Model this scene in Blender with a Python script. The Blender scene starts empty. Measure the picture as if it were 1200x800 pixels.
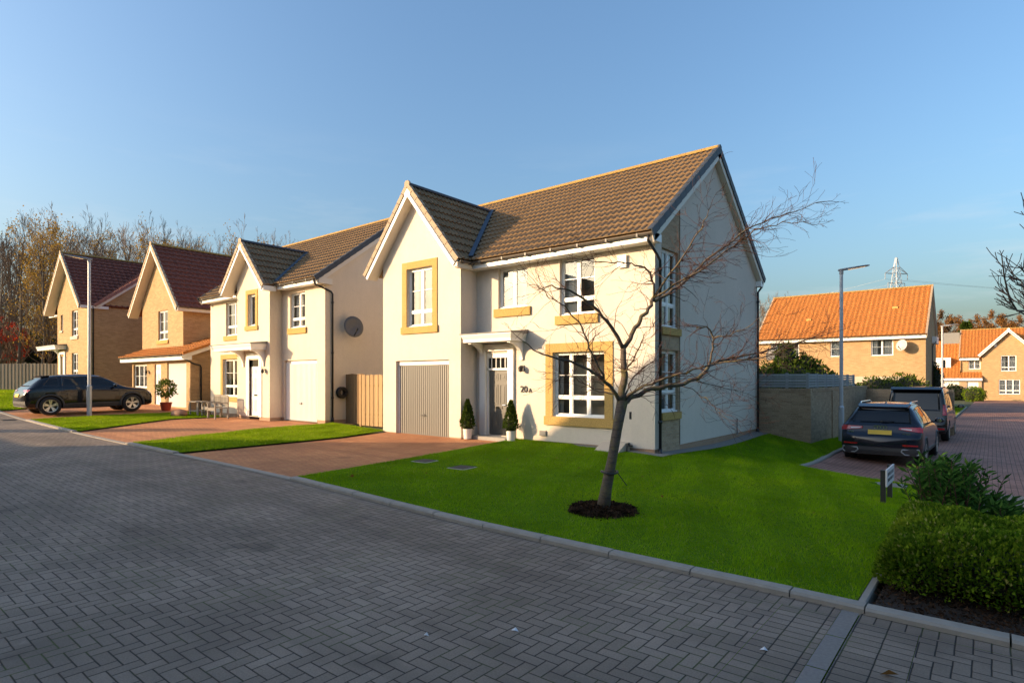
import bpy, bmesh, math, random
import numpy as np
from mathutils import Vector, Matrix
from mathutils.geometry import tessellate_polygon
from mathutils.bvhtree import BVHTree
R = math.radians
random.seed(7)
rng = np.random.default_rng(7)
SC = bpy.context.scene
COL = SC.collection

# ------------------------------------------------------------------ camera
cd = bpy.data.cameras.new('Camera')
cam = bpy.data.objects.new('Camera', cd)
COL.objects.link(cam)
cam.location = (0, 0, 1.85)
cam.rotation_euler = (R(90), 0, R(39.09))
cd.sensor_width = 36.0
cd.lens = 20.79
cd.shift_y = 0.0371
cd.clip_start = 0.05
cd.clip_end = 3000
SC.camera = cam

# ------------------------------------------------------------------ light
SUN_AZ = 40.0       # the light travels towards (sin, cos) of this
SUN_EL = 14.5
W = bpy.data.worlds.new('World')
SC.world = W
W.use_nodes = True
wn = W.node_tree
wn.nodes.clear()
wo = wn.nodes.new('ShaderNodeOutputWorld')
wb = wn.nodes.new('ShaderNodeBackground')
ws = wn.nodes.new('ShaderNodeTexSky')
ws.sky_type = 'NISHITA'
ws.sun_disc = False
ws.sun_elevation = R(SUN_EL)
ws.sun_rotation = R(180 + SUN_AZ)
ws.air_density = 1.4
ws.dust_density = 4.8
ws.ozone_density = 4.7
wb.inputs["Strength"].default_value = 0.130
# faint high wisps of cloud low in the sky
_tc = wn.nodes.new('ShaderNodeTexCoord'); _mp = wn.nodes.new('ShaderNodeMapping'); _mp.inputs['Scale'].default_value = (2.2, 2.2, 14); _mp.inputs['Rotation'].default_value = (.10, .06, 0)
_nz = wn.nodes.new('ShaderNodeTexNoise'); _nz.inputs['Scale'].default_value = 1.6; _nz.inputs['Detail'].default_value = 7; _nz.inputs['Roughness'].default_value = .62
_rp = wn.nodes.new('ShaderNodeValToRGB'); _rp.color_ramp.elements[0].position = .52; _rp.color_ramp.elements[0].color = (0, 0, 0, 1); _rp.color_ramp.elements[1].position = .82; _rp.color_ramp.elements[1].color = (.45, .45, .45, 1)
_sx = wn.nodes.new('ShaderNodeSeparateXYZ'); _mr = wn.nodes.new('ShaderNodeMapRange'); _mr.inputs[1].default_value = .38; _mr.inputs[2].default_value = .12
_ml = wn.nodes.new('ShaderNodeMath'); _ml.operation = 'MULTIPLY'; _mx = wn.nodes.new('ShaderNodeMixRGB'); _mx.inputs[2].default_value = (2.6, 2.7, 2.8, 1)
for a_, b_ in ((_tc.outputs['Generated'], _mp.inputs[0]), (_mp.outputs[0], _nz.inputs['Vector']), (_nz.outputs[0], _rp.inputs[0]), (_tc.outputs['Generated'], _sx.inputs[0]), (_sx.outputs[2], _mr.inputs[0]), (_rp.outputs[0], _ml.inputs[0]), (_mr.outputs[0], _ml.inputs[1]), (_ml.outputs[0], _mx.inputs[0]), (ws.outputs[0], _mx.inputs[1]), (_mx.outputs[0], wb.inputs[0])): wn.links.new(a_, b_)
wn.links.new(wb.outputs[0], wo.inputs[0])
sd = bpy.data.lights.new('Sun', 'SUN')
sd.energy = 3.2
sd.angle = R(0.5)
sd.color = (1.0, 0.69, 0.40)
sun = bpy.data.objects.new('Sun', sd)
COL.objects.link(sun)
_d = Vector((math.sin(R(SUN_AZ)) * math.cos(R(SUN_EL)), math.cos(R(SUN_AZ)) * math.cos(R(SUN_EL)), -math.sin(R(SUN_EL))))
sun.rotation_euler = _d.to_track_quat('-Z', 'Y').to_euler()
sun.location = (-30, -40, 30)
SC.view_settings.view_transform = 'Standard'
SC.view_settings.look = 'None'
SC.view_settings.gamma = 1.0
SC.view_settings.use_curve_mapping = False
SC.view_settings.exposure = 1.32
SC.cycles.use_denoising = True
SC.cycles.max_bounces = 6
SC.cycles.transparent_max_bounces = 8

# ------------------------------------------------------------------ ground height
_cp = np.array([
 (0,5.4,-.02),(-.9,5.4,-.015),(-5,5.5,.01),(-9.3,5.5,.14),(-16.6,5.5,.205),(-28,5.5,.41),(-28,9,.48),(-40,6,.9),(-55,8,1.1),
 (0,0,-.05),(-5,0,-.01),(-20,0,.23),(-40,-3,.85),(5,0,-.08),
 (-5.8,12.2,.17),(-5.8,19.5,.17),(-11.2,12.2,.25),(-14.5,11.5,.25),(-18.3,12.1,.27),(-27,12.1,.36),(-31,12,.56),(-37,12,.75),(-40,11,1.0),(-49,11,1.1),(-55,15,1.15),
 (-4.27,19.6,-.13),(-4.27,24,-.25),(-3.5,16.4,-.25),(-1.5,14.8,-.33),(-1.35,18,-.40),(2,15,-.36),(-2,26,-.42),(3,28,-.42),(0,45,-.42),(5,90,-.42),(-10,50,-.4),(-20,45,-.3),
 (-1.35,11,-.15),(3,9,-.2),(4,5,-.08),(10,8,-.3),(15,20,-.45),(20,60,-.42),(-80,20,1.5),(-80,80,1.5),(-20,100,0),(60,100,-.4),(40,0,-.3),(-60,-20,1.3),(0,-30,-.1),(-25,-30,.3),
 (-4.5,8,.06),(-7.5,9.5,.14)], float)
def _tps():
    n = len(_cp)
    d = np.hypot(_cp[:, None, 0] - _cp[None, :, 0], _cp[:, None, 1] - _cp[None, :, 1])
    K = np.where(d > 0, d * d * np.log(d + 1e-9), 0) + np.eye(n) * 0.4
    P = np.c_[np.ones(n), _cp[:, :2]]
    A = np.zeros((n + 3, n + 3)); A[:n, :n] = K; A[:n, n:] = P; A[n:, :n] = P.T
    return np.linalg.solve(A, np.r_[_cp[:, 2], 0, 0, 0])
_tw = _tps()
def GV(x, y):
    x = np.clip(np.asarray(x, float), -80, 60); y = np.clip(np.asarray(y, float), -40, 100)
    d = np.hypot(x[..., None] - _cp[:, 0], y[..., None] - _cp[:, 1])
    return (d * d * np.log(d + 1e-9)) @ _tw[:-3] + _tw[-3] + _tw[-2] * x + _tw[-1] * y
def G(x, y): return float(GV(np.array(x), np.array(y)))

# ------------------------------------------------------------------ materials
class NT:
    def __init__(s, name):
        s.m = bpy.data.materials.new(name); s.m.use_nodes = True
        s.t = s.m.node_tree; s.t.nodes.clear()
        s.out = s.t.nodes.new('ShaderNodeOutputMaterial')
        s.p = s.n('ShaderNodeBsdfPrincipled')
        s.l(s.p.outputs[0], s.out.inputs[0])
    def n(s, typ, **kw):
        nd = s.t.nodes.new(typ)
        for k, v in kw.items(): setattr(nd, k, v)
        return nd
    def l(s, a, b): s.t.links.new(a, b)
    def setin(s, nd, key, v):
        if hasattr(v, 'node') or isinstance(v, bpy.types.NodeSocket): s.l(v, nd.inputs[key])
        else: nd.inputs[key].default_value = v
    def math(s, op, a, b=None, c=None):
        nd = s.n('ShaderNodeMath', operation=op)
        s.setin(nd, 0, a)
        if b is not None: s.setin(nd, 1, b)
        if c is not None: s.setin(nd, 2, c)
        return nd.outputs[0]
    def uv(s): return s.n('ShaderNodeTexCoord').outputs['UV']
    def obj(s): return s.n('ShaderNodeTexCoord').outputs['Object']
    def noise(s, vec, scale, detail=3, rough=.55):
        nd = s.n('ShaderNodeTexNoise'); nd.inputs['Scale'].default_value = scale
        nd.inputs['Detail'].default_value = detail; nd.inputs['Roughness'].default_value = rough
        if vec is not None: s.l(vec, nd.inputs['Vector'])
        return nd.outputs[0]
    def ramp(s, f, stops):
        nd = s.n('ShaderNodeValToRGB'); e = nd.color_ramp.elements
        while len(e) < len(stops): e.new(0.5)
        for i, (p, c) in enumerate(stops):
            e[i].position = p; e[i].color = tuple(c) + (1,) if len(c) == 3 else c
        s.l(f, nd.inputs[0]); return nd.outputs[0]
    def mix(s, f, a, b, mode='MIX'):
        nd = s.n('ShaderNodeMixRGB', blend_type=mode)
        s.setin(nd, 0, f)
        for k, v in ((1, a), (2, b)):
            if isinstance(v, (tuple, list)): v = tuple(v) + (1,) if len(v) == 3 else v
            s.setin(nd, k, v)
        return nd.outputs[0]
    def bump(s, h, strength=.4, dist=.01):
        nd = s.n('ShaderNodeBump'); nd.inputs['Strength'].default_value = strength
        nd.inputs['Distance'].default_value = dist
        s.l(h, nd.inputs['Height']); s.l(nd.outputs[0], s.p.inputs['Normal'])
    def col(s, v):
        if isinstance(v, (tuple, list)): s.p.inputs['Base Color'].default_value = tuple(v) + (1,)
        else: s.l(v, s.p.inputs['Base Color'])
    def rough(s, v): s.setin(s.p, 'Roughness', v)
    def spec(s, v): s.p.inputs['Specular IOR Level'].default_value = v

def dim(c, f): return tuple(x * f for x in c)
def mplain(name, c, rough=.6, metal=0, var=.12, scale=8, bump=0, bscale=120, spec=.5, coat=0):
    a = NT(name); o = a.obj()
    a.col(a.mix(a.noise(o, scale, 4), dim(c, 1 - var), dim(c, 1 + var)))
    a.rough(rough); a.p.inputs['Metallic'].default_value = metal; a.spec(spec)
    if coat: a.p.inputs['Coat Weight'].default_value = coat
    if bump: a.bump(a.noise(o, bscale, 3), .5, bump)
    return a.m
def mrender(name, c):
    a = NT(name); o = a.obj()
    big = a.noise(o, .9, 5, .6)
    st = a.n('ShaderNodeMapping'); st.inputs['Scale'].default_value = (3, 3, .35); a.l(o, st.inputs[0])
    streak = a.noise(st.outputs[0], 1.6, 4, .6)
    fine = a.noise(o, 55, 4, .7); med = a.noise(o, 13, 6, .75)
    k = a.ramp(big, [(.3, dim(c, .93)), (.7, dim(c, 1.03))])
    k = a.mix(a.math('MULTIPLY', a.ramp(streak, [(.45, (0, 0, 0)), (.8, (1, 1, 1))]), .18), k, dim(c, .72))
    k = a.mix(a.ramp(fine, [(.35, (.45,) * 3), (.55, (0,) * 3)]), k, dim(c, .74))
    k = a.mix(a.ramp(med, [(.30, (.4,) * 3), (.50, (0,) * 3)]), k, dim(c, .80))
    a.col(k); a.rough(.92); a.spec(.2)
    v = a.n('ShaderNodeTexVoronoi'); v.inputs['Scale'].default_value = 75; a.l(o, v.inputs['Vector'])
    h = a.math('ADD', a.math('MULTIPLY', v.outputs[0], .5), a.math('ADD', a.math('MULTIPLY', a.noise(o, 40, 5, .7), .9), a.math('MULTIPLY', med, 1.6)))
    a.bump(h, .55, .009)
    return a.m
def mbrick(name, c1, c2, mortar, w=.225, h=.075, var=.5):
    a = NT(name); uv = a.uv()
    b = a.n('ShaderNodeTexBrick'); a.l(uv, b.inputs['Vector'])
    b.inputs['Scale'].default_value = 1; b.inputs['Brick Width'].default_value = w; b.inputs['Row Height'].default_value = h
    b.inputs['Mortar Size'].default_value = .006; b.inputs['Mortar Smooth'].default_value = .2
    b.inputs['Color1'].default_value = c1 + (1,); b.inputs['Color2'].default_value = c2 + (1,); b.inputs['Mortar'].default_value = mortar + (1,)
    n = a.noise(uv, 1.1, 4); n2 = a.noise(uv, 30, 4)
    k = a.mix(.45, b.outputs[0], a.ramp(n2, [(.3, dim(c1, .55)), (.7, dim(c2, 1.25))]), 'MIX')
    k = a.mix(a.math('MULTIPLY', n, .35), k, dim(c1, .6))
    a.col(k); a.rough(.9); a.spec(.2)
    a.bump(a.math('SUBTRACT', a.math('MULTIPLY', n2, .4), b.outputs[1]), .6, .008)
    return a.m
def mtile(name, c, c2, lich=(.35, .27, .10), lf=.35):
    a = NT(name); uv = a.uv()
    b = a.n('ShaderNodeTexBrick'); a.l(uv, b.inputs['Vector'])
    b.inputs['Scale'].default_value = 1; b.inputs['Brick Width'].default_value = .30; b.inputs['Row Height'].default_value = .34
    b.inputs['Mortar Size'].default_value = .002; b.offset = .5
    b.inputs['Color1'].default_value = c + (1,); b.inputs['Color2'].default_value = c2 + (1,); b.inputs['Mortar'].default_value = dim(c, .5) + (1,)
    n = a.noise(uv, 2.2, 6, .7); f = a.noise(uv, 40, 4, .7)
    k = a.mix(.4, b.outputs[0], a.ramp(f, [(.3, dim(c, .6)), (.7, dim(c2, 1.35))]))
    k = a.mix(a.math('MULTIPLY', a.ramp(n, [(.48, (0,) * 3), (.75, (1,) * 3)]), lf), k, lich)
    a.col(k); a.rough(.85); a.spec(.3)
    a.bump(f, .4, .006)
    return a.m
def mpaver(name, c1, c2, joint, moss=0.0, herring=True, w=.1, l=.2, ux=True):
    a = NT(name); uv = a.uv(); M = a.math
    sp = a.n('ShaderNodeSeparateXYZ'); a.l(uv, sp.inputs[0])
    wob = a.noise(uv, 7, 1)
    wx = M('MULTIPLY_ADD', wob, .006, sp.outputs[0]); wy = M('MULTIPLY_ADD', a.noise(uv, 6.3, 1), .006, sp.outputs[1])
    if herring:
        x = M('DIVIDE', wx, w); y = M('DIVIDE', wy, w)
        i = M('FLOOR', x); j = M('FLOOR', y); fx = M('SUBTRACT', x, i); fy = M('SUBTRACT', y, j)
        k = M('FLOORED_MODULO', M('SUBTRACT', i, j), 4.0)
        isv = M('GREATER_THAN', k, 1.5)
        k1 = M('COMPARE', k, 1.0, .1); k2 = M('COMPARE', k, 2.0, .1)
        hu = M('ADD', fx, k1); hv = fy
        vu = M('ADD', fy, k2); vv = fx
        u = M('ADD', hu, M('MULTIPLY', isv, M('SUBTRACT', vu, hu))); v = M('ADD', hv, M('MULTIPLY', isv, M('SUBTRACT', vv, hv)))
        bi = M('SUBTRACT', i, M('MULTIPLY', k1, 1.0)); bj = M('SUBTRACT', j, M('MULTIPLY', k2, 1.0))
        d = M('MINIMUM', M('MINIMUM', u, M('SUBTRACT', 2.0, u)), M('MINIMUM', v, M('SUBTRACT', 1.0, v)))
    else:
        x = M('DIVIDE', wx, l if ux else w); y = M('DIVIDE', wy, w if ux else l)
        bi = M('FLOOR', x); bj = M('FLOOR', y); fx = M('SUBTRACT', x, bi); fy = M('SUBTRACT', y, bj)
        dx = M('MINIMUM', fx, M('SUBTRACT', 1.0, fx)); dy = M('MINIMUM', fy, M('SUBTRACT', 1.0, fy))
        d = M('MINIMUM', M('MULTIPLY', dx, 2.0), dy) if ux else M('MINIMUM', dx, M('MULTIPLY', dy, 2.0))
    cm = a.n('ShaderNodeCombineXYZ'); a.l(bi, cm.inputs[0]); a.l(bj, cm.inputs[1])
    wn_ = a.n('ShaderNodeTexWhiteNoise'); a.l(cm.outputs[0], wn_.inputs[0])
    jm = a.n('ShaderNodeMapRange', interpolation_type='SMOOTHSTEP'); a.l(d, jm.inputs[0]); jm.inputs[1].default_value = .02; jm.inputs[2].default_value = .07
    fine = a.noise(uv, 75, 5, .8); big = a.noise(uv, .55, 5, .6)
    k = a.mix(wn_.outputs[0], c1, c2)
    k = a.mix(.5, k, a.mix(a.ramp(fine, [(.3, (0,) * 3), (.7, (1,) * 3)]), dim(c1, .6), dim(c2, 1.4)))
    k = a.mix(a.ramp(big, [(.36, (.55,) * 3), (.62, (0,) * 3)]), k, dim(c1, .5))
    stn = a.noise(uv, 1.35, 2, .5)
    k = a.mix(a.ramp(stn, [(.66, (0,) * 3), (.74, (.45,) * 3)]), k, dim(c1, .35))
    trk = a.n('ShaderNodeMapping'); trk.inputs['Scale'].default_value = (.10, 1.5, 1); a.l(uv, trk.inputs[0])
    k = a.mix(a.ramp(a.noise(trk.outputs[0], 1.0, 4, .6), [(.50, (0,) * 3), (.66, (.42,) * 3)]), k, dim(c1, .55))
    med = a.noise(uv, 3.1, 5, .7)
    k = a.mix(a.ramp(med, [(.62, (0,) * 3), (.8, (.35,) * 3)]), k, dim(c2, 1.5))
    jc = joint
    if moss: jc = a.mix(a.ramp(a.noise(uv, 1.7, 4), [(.5, (0,) * 3), (.62, (moss,) * 3)]), joint, (.06, .085, .015))
    k = a.mix(jm.outputs[0], jc, k)
    a.col(k); a.rough(.82); a.spec(.35)
    h = M('ADD', M('MULTIPLY', jm.outputs[0], 1.0), M('ADD', M('MULTIPLY', fine, .25), M('MULTIPLY', wn_.outputs[0], .25)))
    a.bump(h, .6, .010)
    return a.m
def mleaf(name, c1, c2, trans=.3, rough=.6, patch=0, spec=.0):
    a = NT(name)
    g = a.n('ShaderNodeNewGeometry')
    k = a.mix(g.outputs['Random Per Island'], c1, c2)
    if patch:
        k = a.mix(a.math('MULTIPLY', a.math('GREATER_THAN', g.outputs['Random Per Island'], .94), .7), k, (.42, .36, .12))
        n = a.noise(a.obj(), patch, 5, .65)
        k = a.mix(a.ramp(n, [(.36, (.55,) * 3), (.52, (0,) * 3)]), k, dim(c1, .62))
        k = a.mix(a.ramp(n, [(.54, (0,) * 3), (.70, (.6,) * 3)]), k, (c2[0] * 1.35, c2[1] * 1.1, c2[2]))
    a.col(k); a.rough(rough); a.spec(spec)
    tr = a.n('ShaderNodeBsdfTranslucent'); a.l(k, tr.inputs[0])
    mx = a.n('ShaderNodeMixShader'); mx.inputs[0].default_value = trans
    a.l(a.p.outputs[0], mx.inputs[1]); a.l(tr.outputs[0], mx.inputs[2]); a.l(mx.outputs[0], a.out.inputs[0])
    return a.m
def mglass(name, refl=1.0, tint=(.92, .95, .95)):
    a = NT(name)
    fr = a.n('ShaderNodeFresnel'); fr.inputs[0].default_value = 1.55
    f = a.math('MINIMUM', a.math('MULTIPLY', fr.outputs[0], 1.9 * refl), .95)
    gl = a.n('ShaderNodeBsdfGlossy'); gl.inputs['Roughness'].default_value = .01
    nz = a.n('ShaderNodeBump'); nz.inputs['Strength'].default_value = .05; nz.inputs['Distance'].default_value = .01
    a.l(a.noise(a.obj(), 2.5, 1), nz.inputs['Height']); a.l(nz.outputs[0], gl.inputs['Normal'])
    tr = a.n('ShaderNodeBsdfTransparent'); tr.inputs[0].default_value = tint + (1,)
    mx = a.n('ShaderNodeMixShader'); a.l(f, mx.inputs[0]); a.l(tr.outputs[0], mx.inputs[1]); a.l(gl.outputs[0], mx.inputs[2])
    a.l(mx.outputs[0], a.out.inputs[0]); a.t.nodes.remove(a.p)
    return a.m
def mwood(name, c, w=.1):
    a = NT(name); o = a.obj()
    mp = a.n('ShaderNodeMapping'); mp.inputs['Scale'].default_value = (14, 14, .8); a.l(o, mp.inputs[0])
    n = a.noise(mp.outputs[0], 2.0, 5, .65); g = a.n('ShaderNodeNewGeometry')
    k = a.mix(n, dim(c, .6), dim(c, 1.3))
    k = a.mix(a.math('MULTIPLY', g.outputs['Random Per Island'], .45), k, dim(c, .5))
    a.col(k); a.rough(.85); a.spec(.2); a.bump(n, .4, .004)
    return a.m

M = {}
M['render'] = mrender('cream_render', (.71, .63, .535))
M['render_tan'] = mrender('warm_render', (.72, .62, .49))
M['brick_buff'] = mbrick('buff_brick', (.37, .23, .11), (.60, .40, .205), (.44, .35, .25))
M['brick_base'] = mbrick('base_brick', (.40, .25, .16), (.48, .32, .21), (.42, .35, .28))
M['brick_wall'] = mbrick('garden_brick', (.27, .18, .105), (.54, .385, .245), (.40, .33, .24))
M['brick_panel'] = mbrick('panel_brick', (.34, .23, .14), (.60, .44, .29), (.46, .39, .30))
M['stone'] = mbrick('ochre_stone', (.50, .32, .105), (.58, .385, .14), (.36, .25, .11), .62, .62)
M['stone_pale'] = mplain('pale_cast_stone', (.52, .44, .34), .85, var=.1, scale=3, bump=.003)
M['tile_brown'] = mtile('brown_tile', (.145, .092, .05), (.285, .19, .108), (.36, .25, .10), .32)
M['tile_red'] = mtile('dark_red_tile', (.15, .045, .03), (.22, .07, .045), (.10, .06, .03), .25)
M['tile_orange'] = mtile('orange_tile', (.30, .10, .022), (.52, .21, .05), (.26, .12, .035), .45)
M['ridge_lichen'] = mplain('ridge_lichen', (.36, .22, .06), .9, var=.4, scale=5, bump=.004)
M['verge'] = mplain('verge_concrete', (.40, .30, .20), .85, var=.15, scale=6)
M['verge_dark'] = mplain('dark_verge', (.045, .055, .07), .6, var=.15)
M['verge_pink'] = mplain('pink_verge', (.30, .14, .11), .7, var=.15)
M['upvc'] = mplain('white_upvc', (.80, .80, .78), .35, var=.03)
M['soffit'] = mplain('soffit_board', (.70, .64, .54), .5, var=.04)
M['gutter'] = mplain('gutter_dark', (.10, .085, .07), .45, var=.1)
M['pipe'] = mplain('black_pipe', (.018, .018, .02), .4, var=.2)
M['lead'] = mplain('lead_flashing', (.03, .05, .08), .5, var=.2)
M['lead_grey'] = mplain('lead_sheet', (.20, .20, .19), .6, var=.2)
M['garage_grey'] = mplain('grey_door_paint', (.225, .215, .185), .5, var=.03)
M['door_grey'] = mplain('grey_front_door', (.11, .11, .098), .45, var=.05)
M['white_paint'] = mplain('white_paint', (.80, .79, .76), .4, var=.03)
M['glass'] = mglass('window_glass')
M['room'] = mplain('dim_room', (.50, .45, .36), .9, var=.4, scale=1.5)
M['curtain'] = mplain('pale_curtain', (.72, .70, .66), .9, var=.06, scale=3)
M['curtain_grey'] = mplain('grey_curtain', (.36, .34, .31), .9, var=.15, scale=3)
M['paver'] = mpaver('grey_block_paving', (.178, .139, .106), (.325, .258, .198), (.026, .022, .018), .85)
M['paver_head'] = mpaver('grey_edge_blocks', (.178, .139, .106), (.325, .258, .198), (.022, .02, .016), .9, False, .1, .2, True)
M['paver_sold'] = mpaver('grey_soldier_blocks', (.182, .142, .108), (.33, .262, .20), (.026, .022, .018), .6, False, .1, .2, False)
M['paver_red'] = mpaver('red_block_paving', (.46, .17, .07), (.62, .29, .115), (.15, .075, .045), 0)
M['paver_road_red'] = mpaver('worn_red_blocks', (.27, .125, .09), (.42, .215, .155), (.06, .038, .03), .3, False, .1, .2, False)
M['kerb'] = mplain('concrete_kerb', (.29, .265, .225), .9, var=.22, scale=9, bump=.004)
M['granite'] = mplain('granite_strip', (.20, .18, .16), .85, var=.3, scale=40, bump=.003)
M['soil'] = mplain('lawn_soil', (.09, .17, .012), .95, var=.35, scale=6, bump=.01, spec=0)
M['earth'] = mplain('rough_ground', (.06, .075, .03), .95, var=.4, scale=.6, bump=.02)
M['mulch'] = mleaf('bark_chip', (.022, .014, .01), (.075, .045, .028), 0.0, .9)
M['mulch_bed'] = mplain('bark_mulch', (.03, .02, .014), .95, var=.6, scale=30, bump=.03, bscale=45)
M['gravel'] = mplain('grey_gravel', (.21, .19, .165), .9, var=.6, scale=60, bump=.02, bscale=60)
M['grass'] = mleaf('grass_blades', (.175, .34, .004), (.29, .45, .010), .4, .8, .8)
M['grass_sun'] = mleaf('grass_blades_sunlit', (.20, .33, .008), (.33, .45, .02), .4, .5, .8)  # lighter, yellower copy of the grass; sunshine on these lawns is in its colour
M['hedge'] = mleaf('hedge_leaves', (.05, .115, .008), (.22, .32, .022), .25, .45, 3)
M['laurel'] = mleaf('long_leaves', (.03, .085, .018), (.08, .17, .03), .25, .35)
M['conifer'] = mleaf('conifer_leaves', (.03, .07, .012), (.09, .12, .02), .25, .5)
M['darkleaf'] = mleaf('dark_leaves', (.012, .025, .008), (.03, .055, .015), .2, .6)
M['midleaf'] = mleaf('garden_leaves', (.04, .075, .012), (.13, .17, .03), .3, .5)
M['yellowleaf'] = mleaf('autumn_yellow_leaves', (.30, .19, .03), (.48, .30, .05), .35, .6)
M['brownleaf'] = mleaf('autumn_brown_leaves', (.16, .075, .025), (.32, .16, .05), .3, .6)
M['berry'] = mleaf('red_berries', (.45, .03, .012), (.62, .06, .02), .1, .4)
M['bark_cherry'] = None
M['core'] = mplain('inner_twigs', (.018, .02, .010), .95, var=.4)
M['fence_wood'] = mwood('fence_wood', (.46, .31, .16))
M['fence_dark'] = mwood('gate_wood', (.30, .19, .10))
M['fence_grey'] = mwood('weathered_boards', (.30, .255, .2))
M['slat'] = mwood('grey_slats', (.34, .36, .36))
M['bench'] = mwood('weathered_bench', (.36, .33, .28))
M['galv'] = mplain('galvanised_steel', (.46, .48, .50), .45, metal=.35, var=.12, scale=4)
M['lamp_head'] = mplain('lamp_head_grey', (.30, .31, .32), .45, var=.1)
M['black'] = mplain('matt_black', (.02, .02, .02), .5, var=.2)
M['dish_dark'] = mplain('dark_dish', (.10, .10, .10), .5, var=.2)
M['dish_white'] = mplain('pale_dish', (.46, .43, .39), .5, var=.1)
M['terracotta'] = mplain('red_pot', (.40, .055, .025), .5, var=.1)
M['white_pot'] = mplain('white_pot', (.72, .70, .66), .5, var=.05)
M['bag'] = mplain('brown_sack', (.28, .15, .09), .7, var=.4, scale=10)
M['yellow'] = mplain('yellow_plastic', (.62, .46, .02), .45, var=.06)
M['yellow_d'] = mplain('yellow_plastic_rim', (.50, .36, .02), .5, var=.08)
M['iron'] = mplain('cast_iron', (.07, .065, .06), .7, var=.3, bump=.004)
M['concrete'] = mplain('concrete_frame', (.32, .31, .28), .9, var=.15, bump=.004)
M['rubber'] = mplain('tyre_rubber', (.016, .016, .017), .8, var=.15)
M['alloy'] = mplain('alloy_rim', (.55, .53, .50), .3, metal=.8, var=.05)
M['dark_rim'] = mplain('black_rim', (.02, .02, .02), .4, var=.1)
def mcar(name, c):
    a = NT(name); a.col(c); a.rough(.22); a.spec(.25); a.p.inputs['Metallic'].default_value = .0
    a.p.inputs['Coat Weight'].default_value = .6; a.p.inputs['Coat Roughness'].default_value = .03
    return a.m
M['car_black'] = mcar('black_car_paint', (.006, .006, .008))
M['car_blue'] = mcar('blue_black_car_paint', (.006, .010, .020))
M['car_trim'] = mplain('grey_plastic_trim', (.045, .045, .047), .55, var=.1)
def mcarglass():
    a = NT('car_glass'); a.col((.012, .014, .016)); a.rough(.03); a.spec(.45); a.p.inputs['Coat Weight'].default_value = .0
    a.p.inputs['Coat Roughness'].default_value = .02
    return a.m
M['car_glass'] = mcarglass()
M['red_lens'] = mplain('red_lens', (.42, .012, .018), .15, var=.1, scale=20, coat=1)
M['clear_lens'] = mplain('clear_lens', (.55, .55, .56), .12, var=.1, scale=20, coat=1)
M['plate'] = mplain('yellow_plate', (.72, .46, .01), .4, var=.02)
M['chrome'] = mplain('chrome', (.7, .7, .72), .18, metal=1, var=.02)
M['sign_white'] = mplain('sign_white', (.62, .62, .63), .45, var=.04)
M['sign_ink'] = mplain('sign_ink', (.05, .05, .05), .6, var=.1)
M['paper'] = mplain('litter_paper', (.7, .72, .75), .6, var=.1)
def mbark(name, c, lich, f=.5, s=9):
    a = NT(name); o = a.obj()
    n = a.noise(o, s, 6, .7); n2 = a.noise(o, s * 5, 4)
    mp = a.n('ShaderNodeMapping'); mp.inputs['Scale'].default_value = (6, 6, 45); a.l(o, mp.inputs[0])
    rg = a.noise(mp.outputs[0], 1, 3)
    k = a.mix(n2, dim(c, .6), dim(c, 1.4))
    k = a.mix(a.math('MULTIPLY', a.ramp(rg, [(.5, (0,) * 3), (.62, (1,) * 3)]), .5), k, dim(c, .45))
    k = a.mix(a.math('MULTIPLY', a.ramp(n, [(.48, (0,) * 3), (.6, (1,) * 3)]), f), k, lich)
    a.col(k); a.rough(.9); a.spec(.2); a.bump(a.math('ADD', n2, rg), .7, .01)
    return a.m
M['bark_cherry'] = mbark('cherry_bark', (.125, .10, .083), (.19, .16, .045), .55)
M['twig'] = mbark('cherry_twigs', (.085, .043, .032), (.12, .07, .04), .2, 20)
M['bark_grey'] = mbark('wood_bark', (.17, .145, .115), (.14, .13, .07), .3, 4)
M['twig_far'] = mbark('wood_twigs', (.19, .14, .10), (.2, .15, .08), .3, 4)

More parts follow.
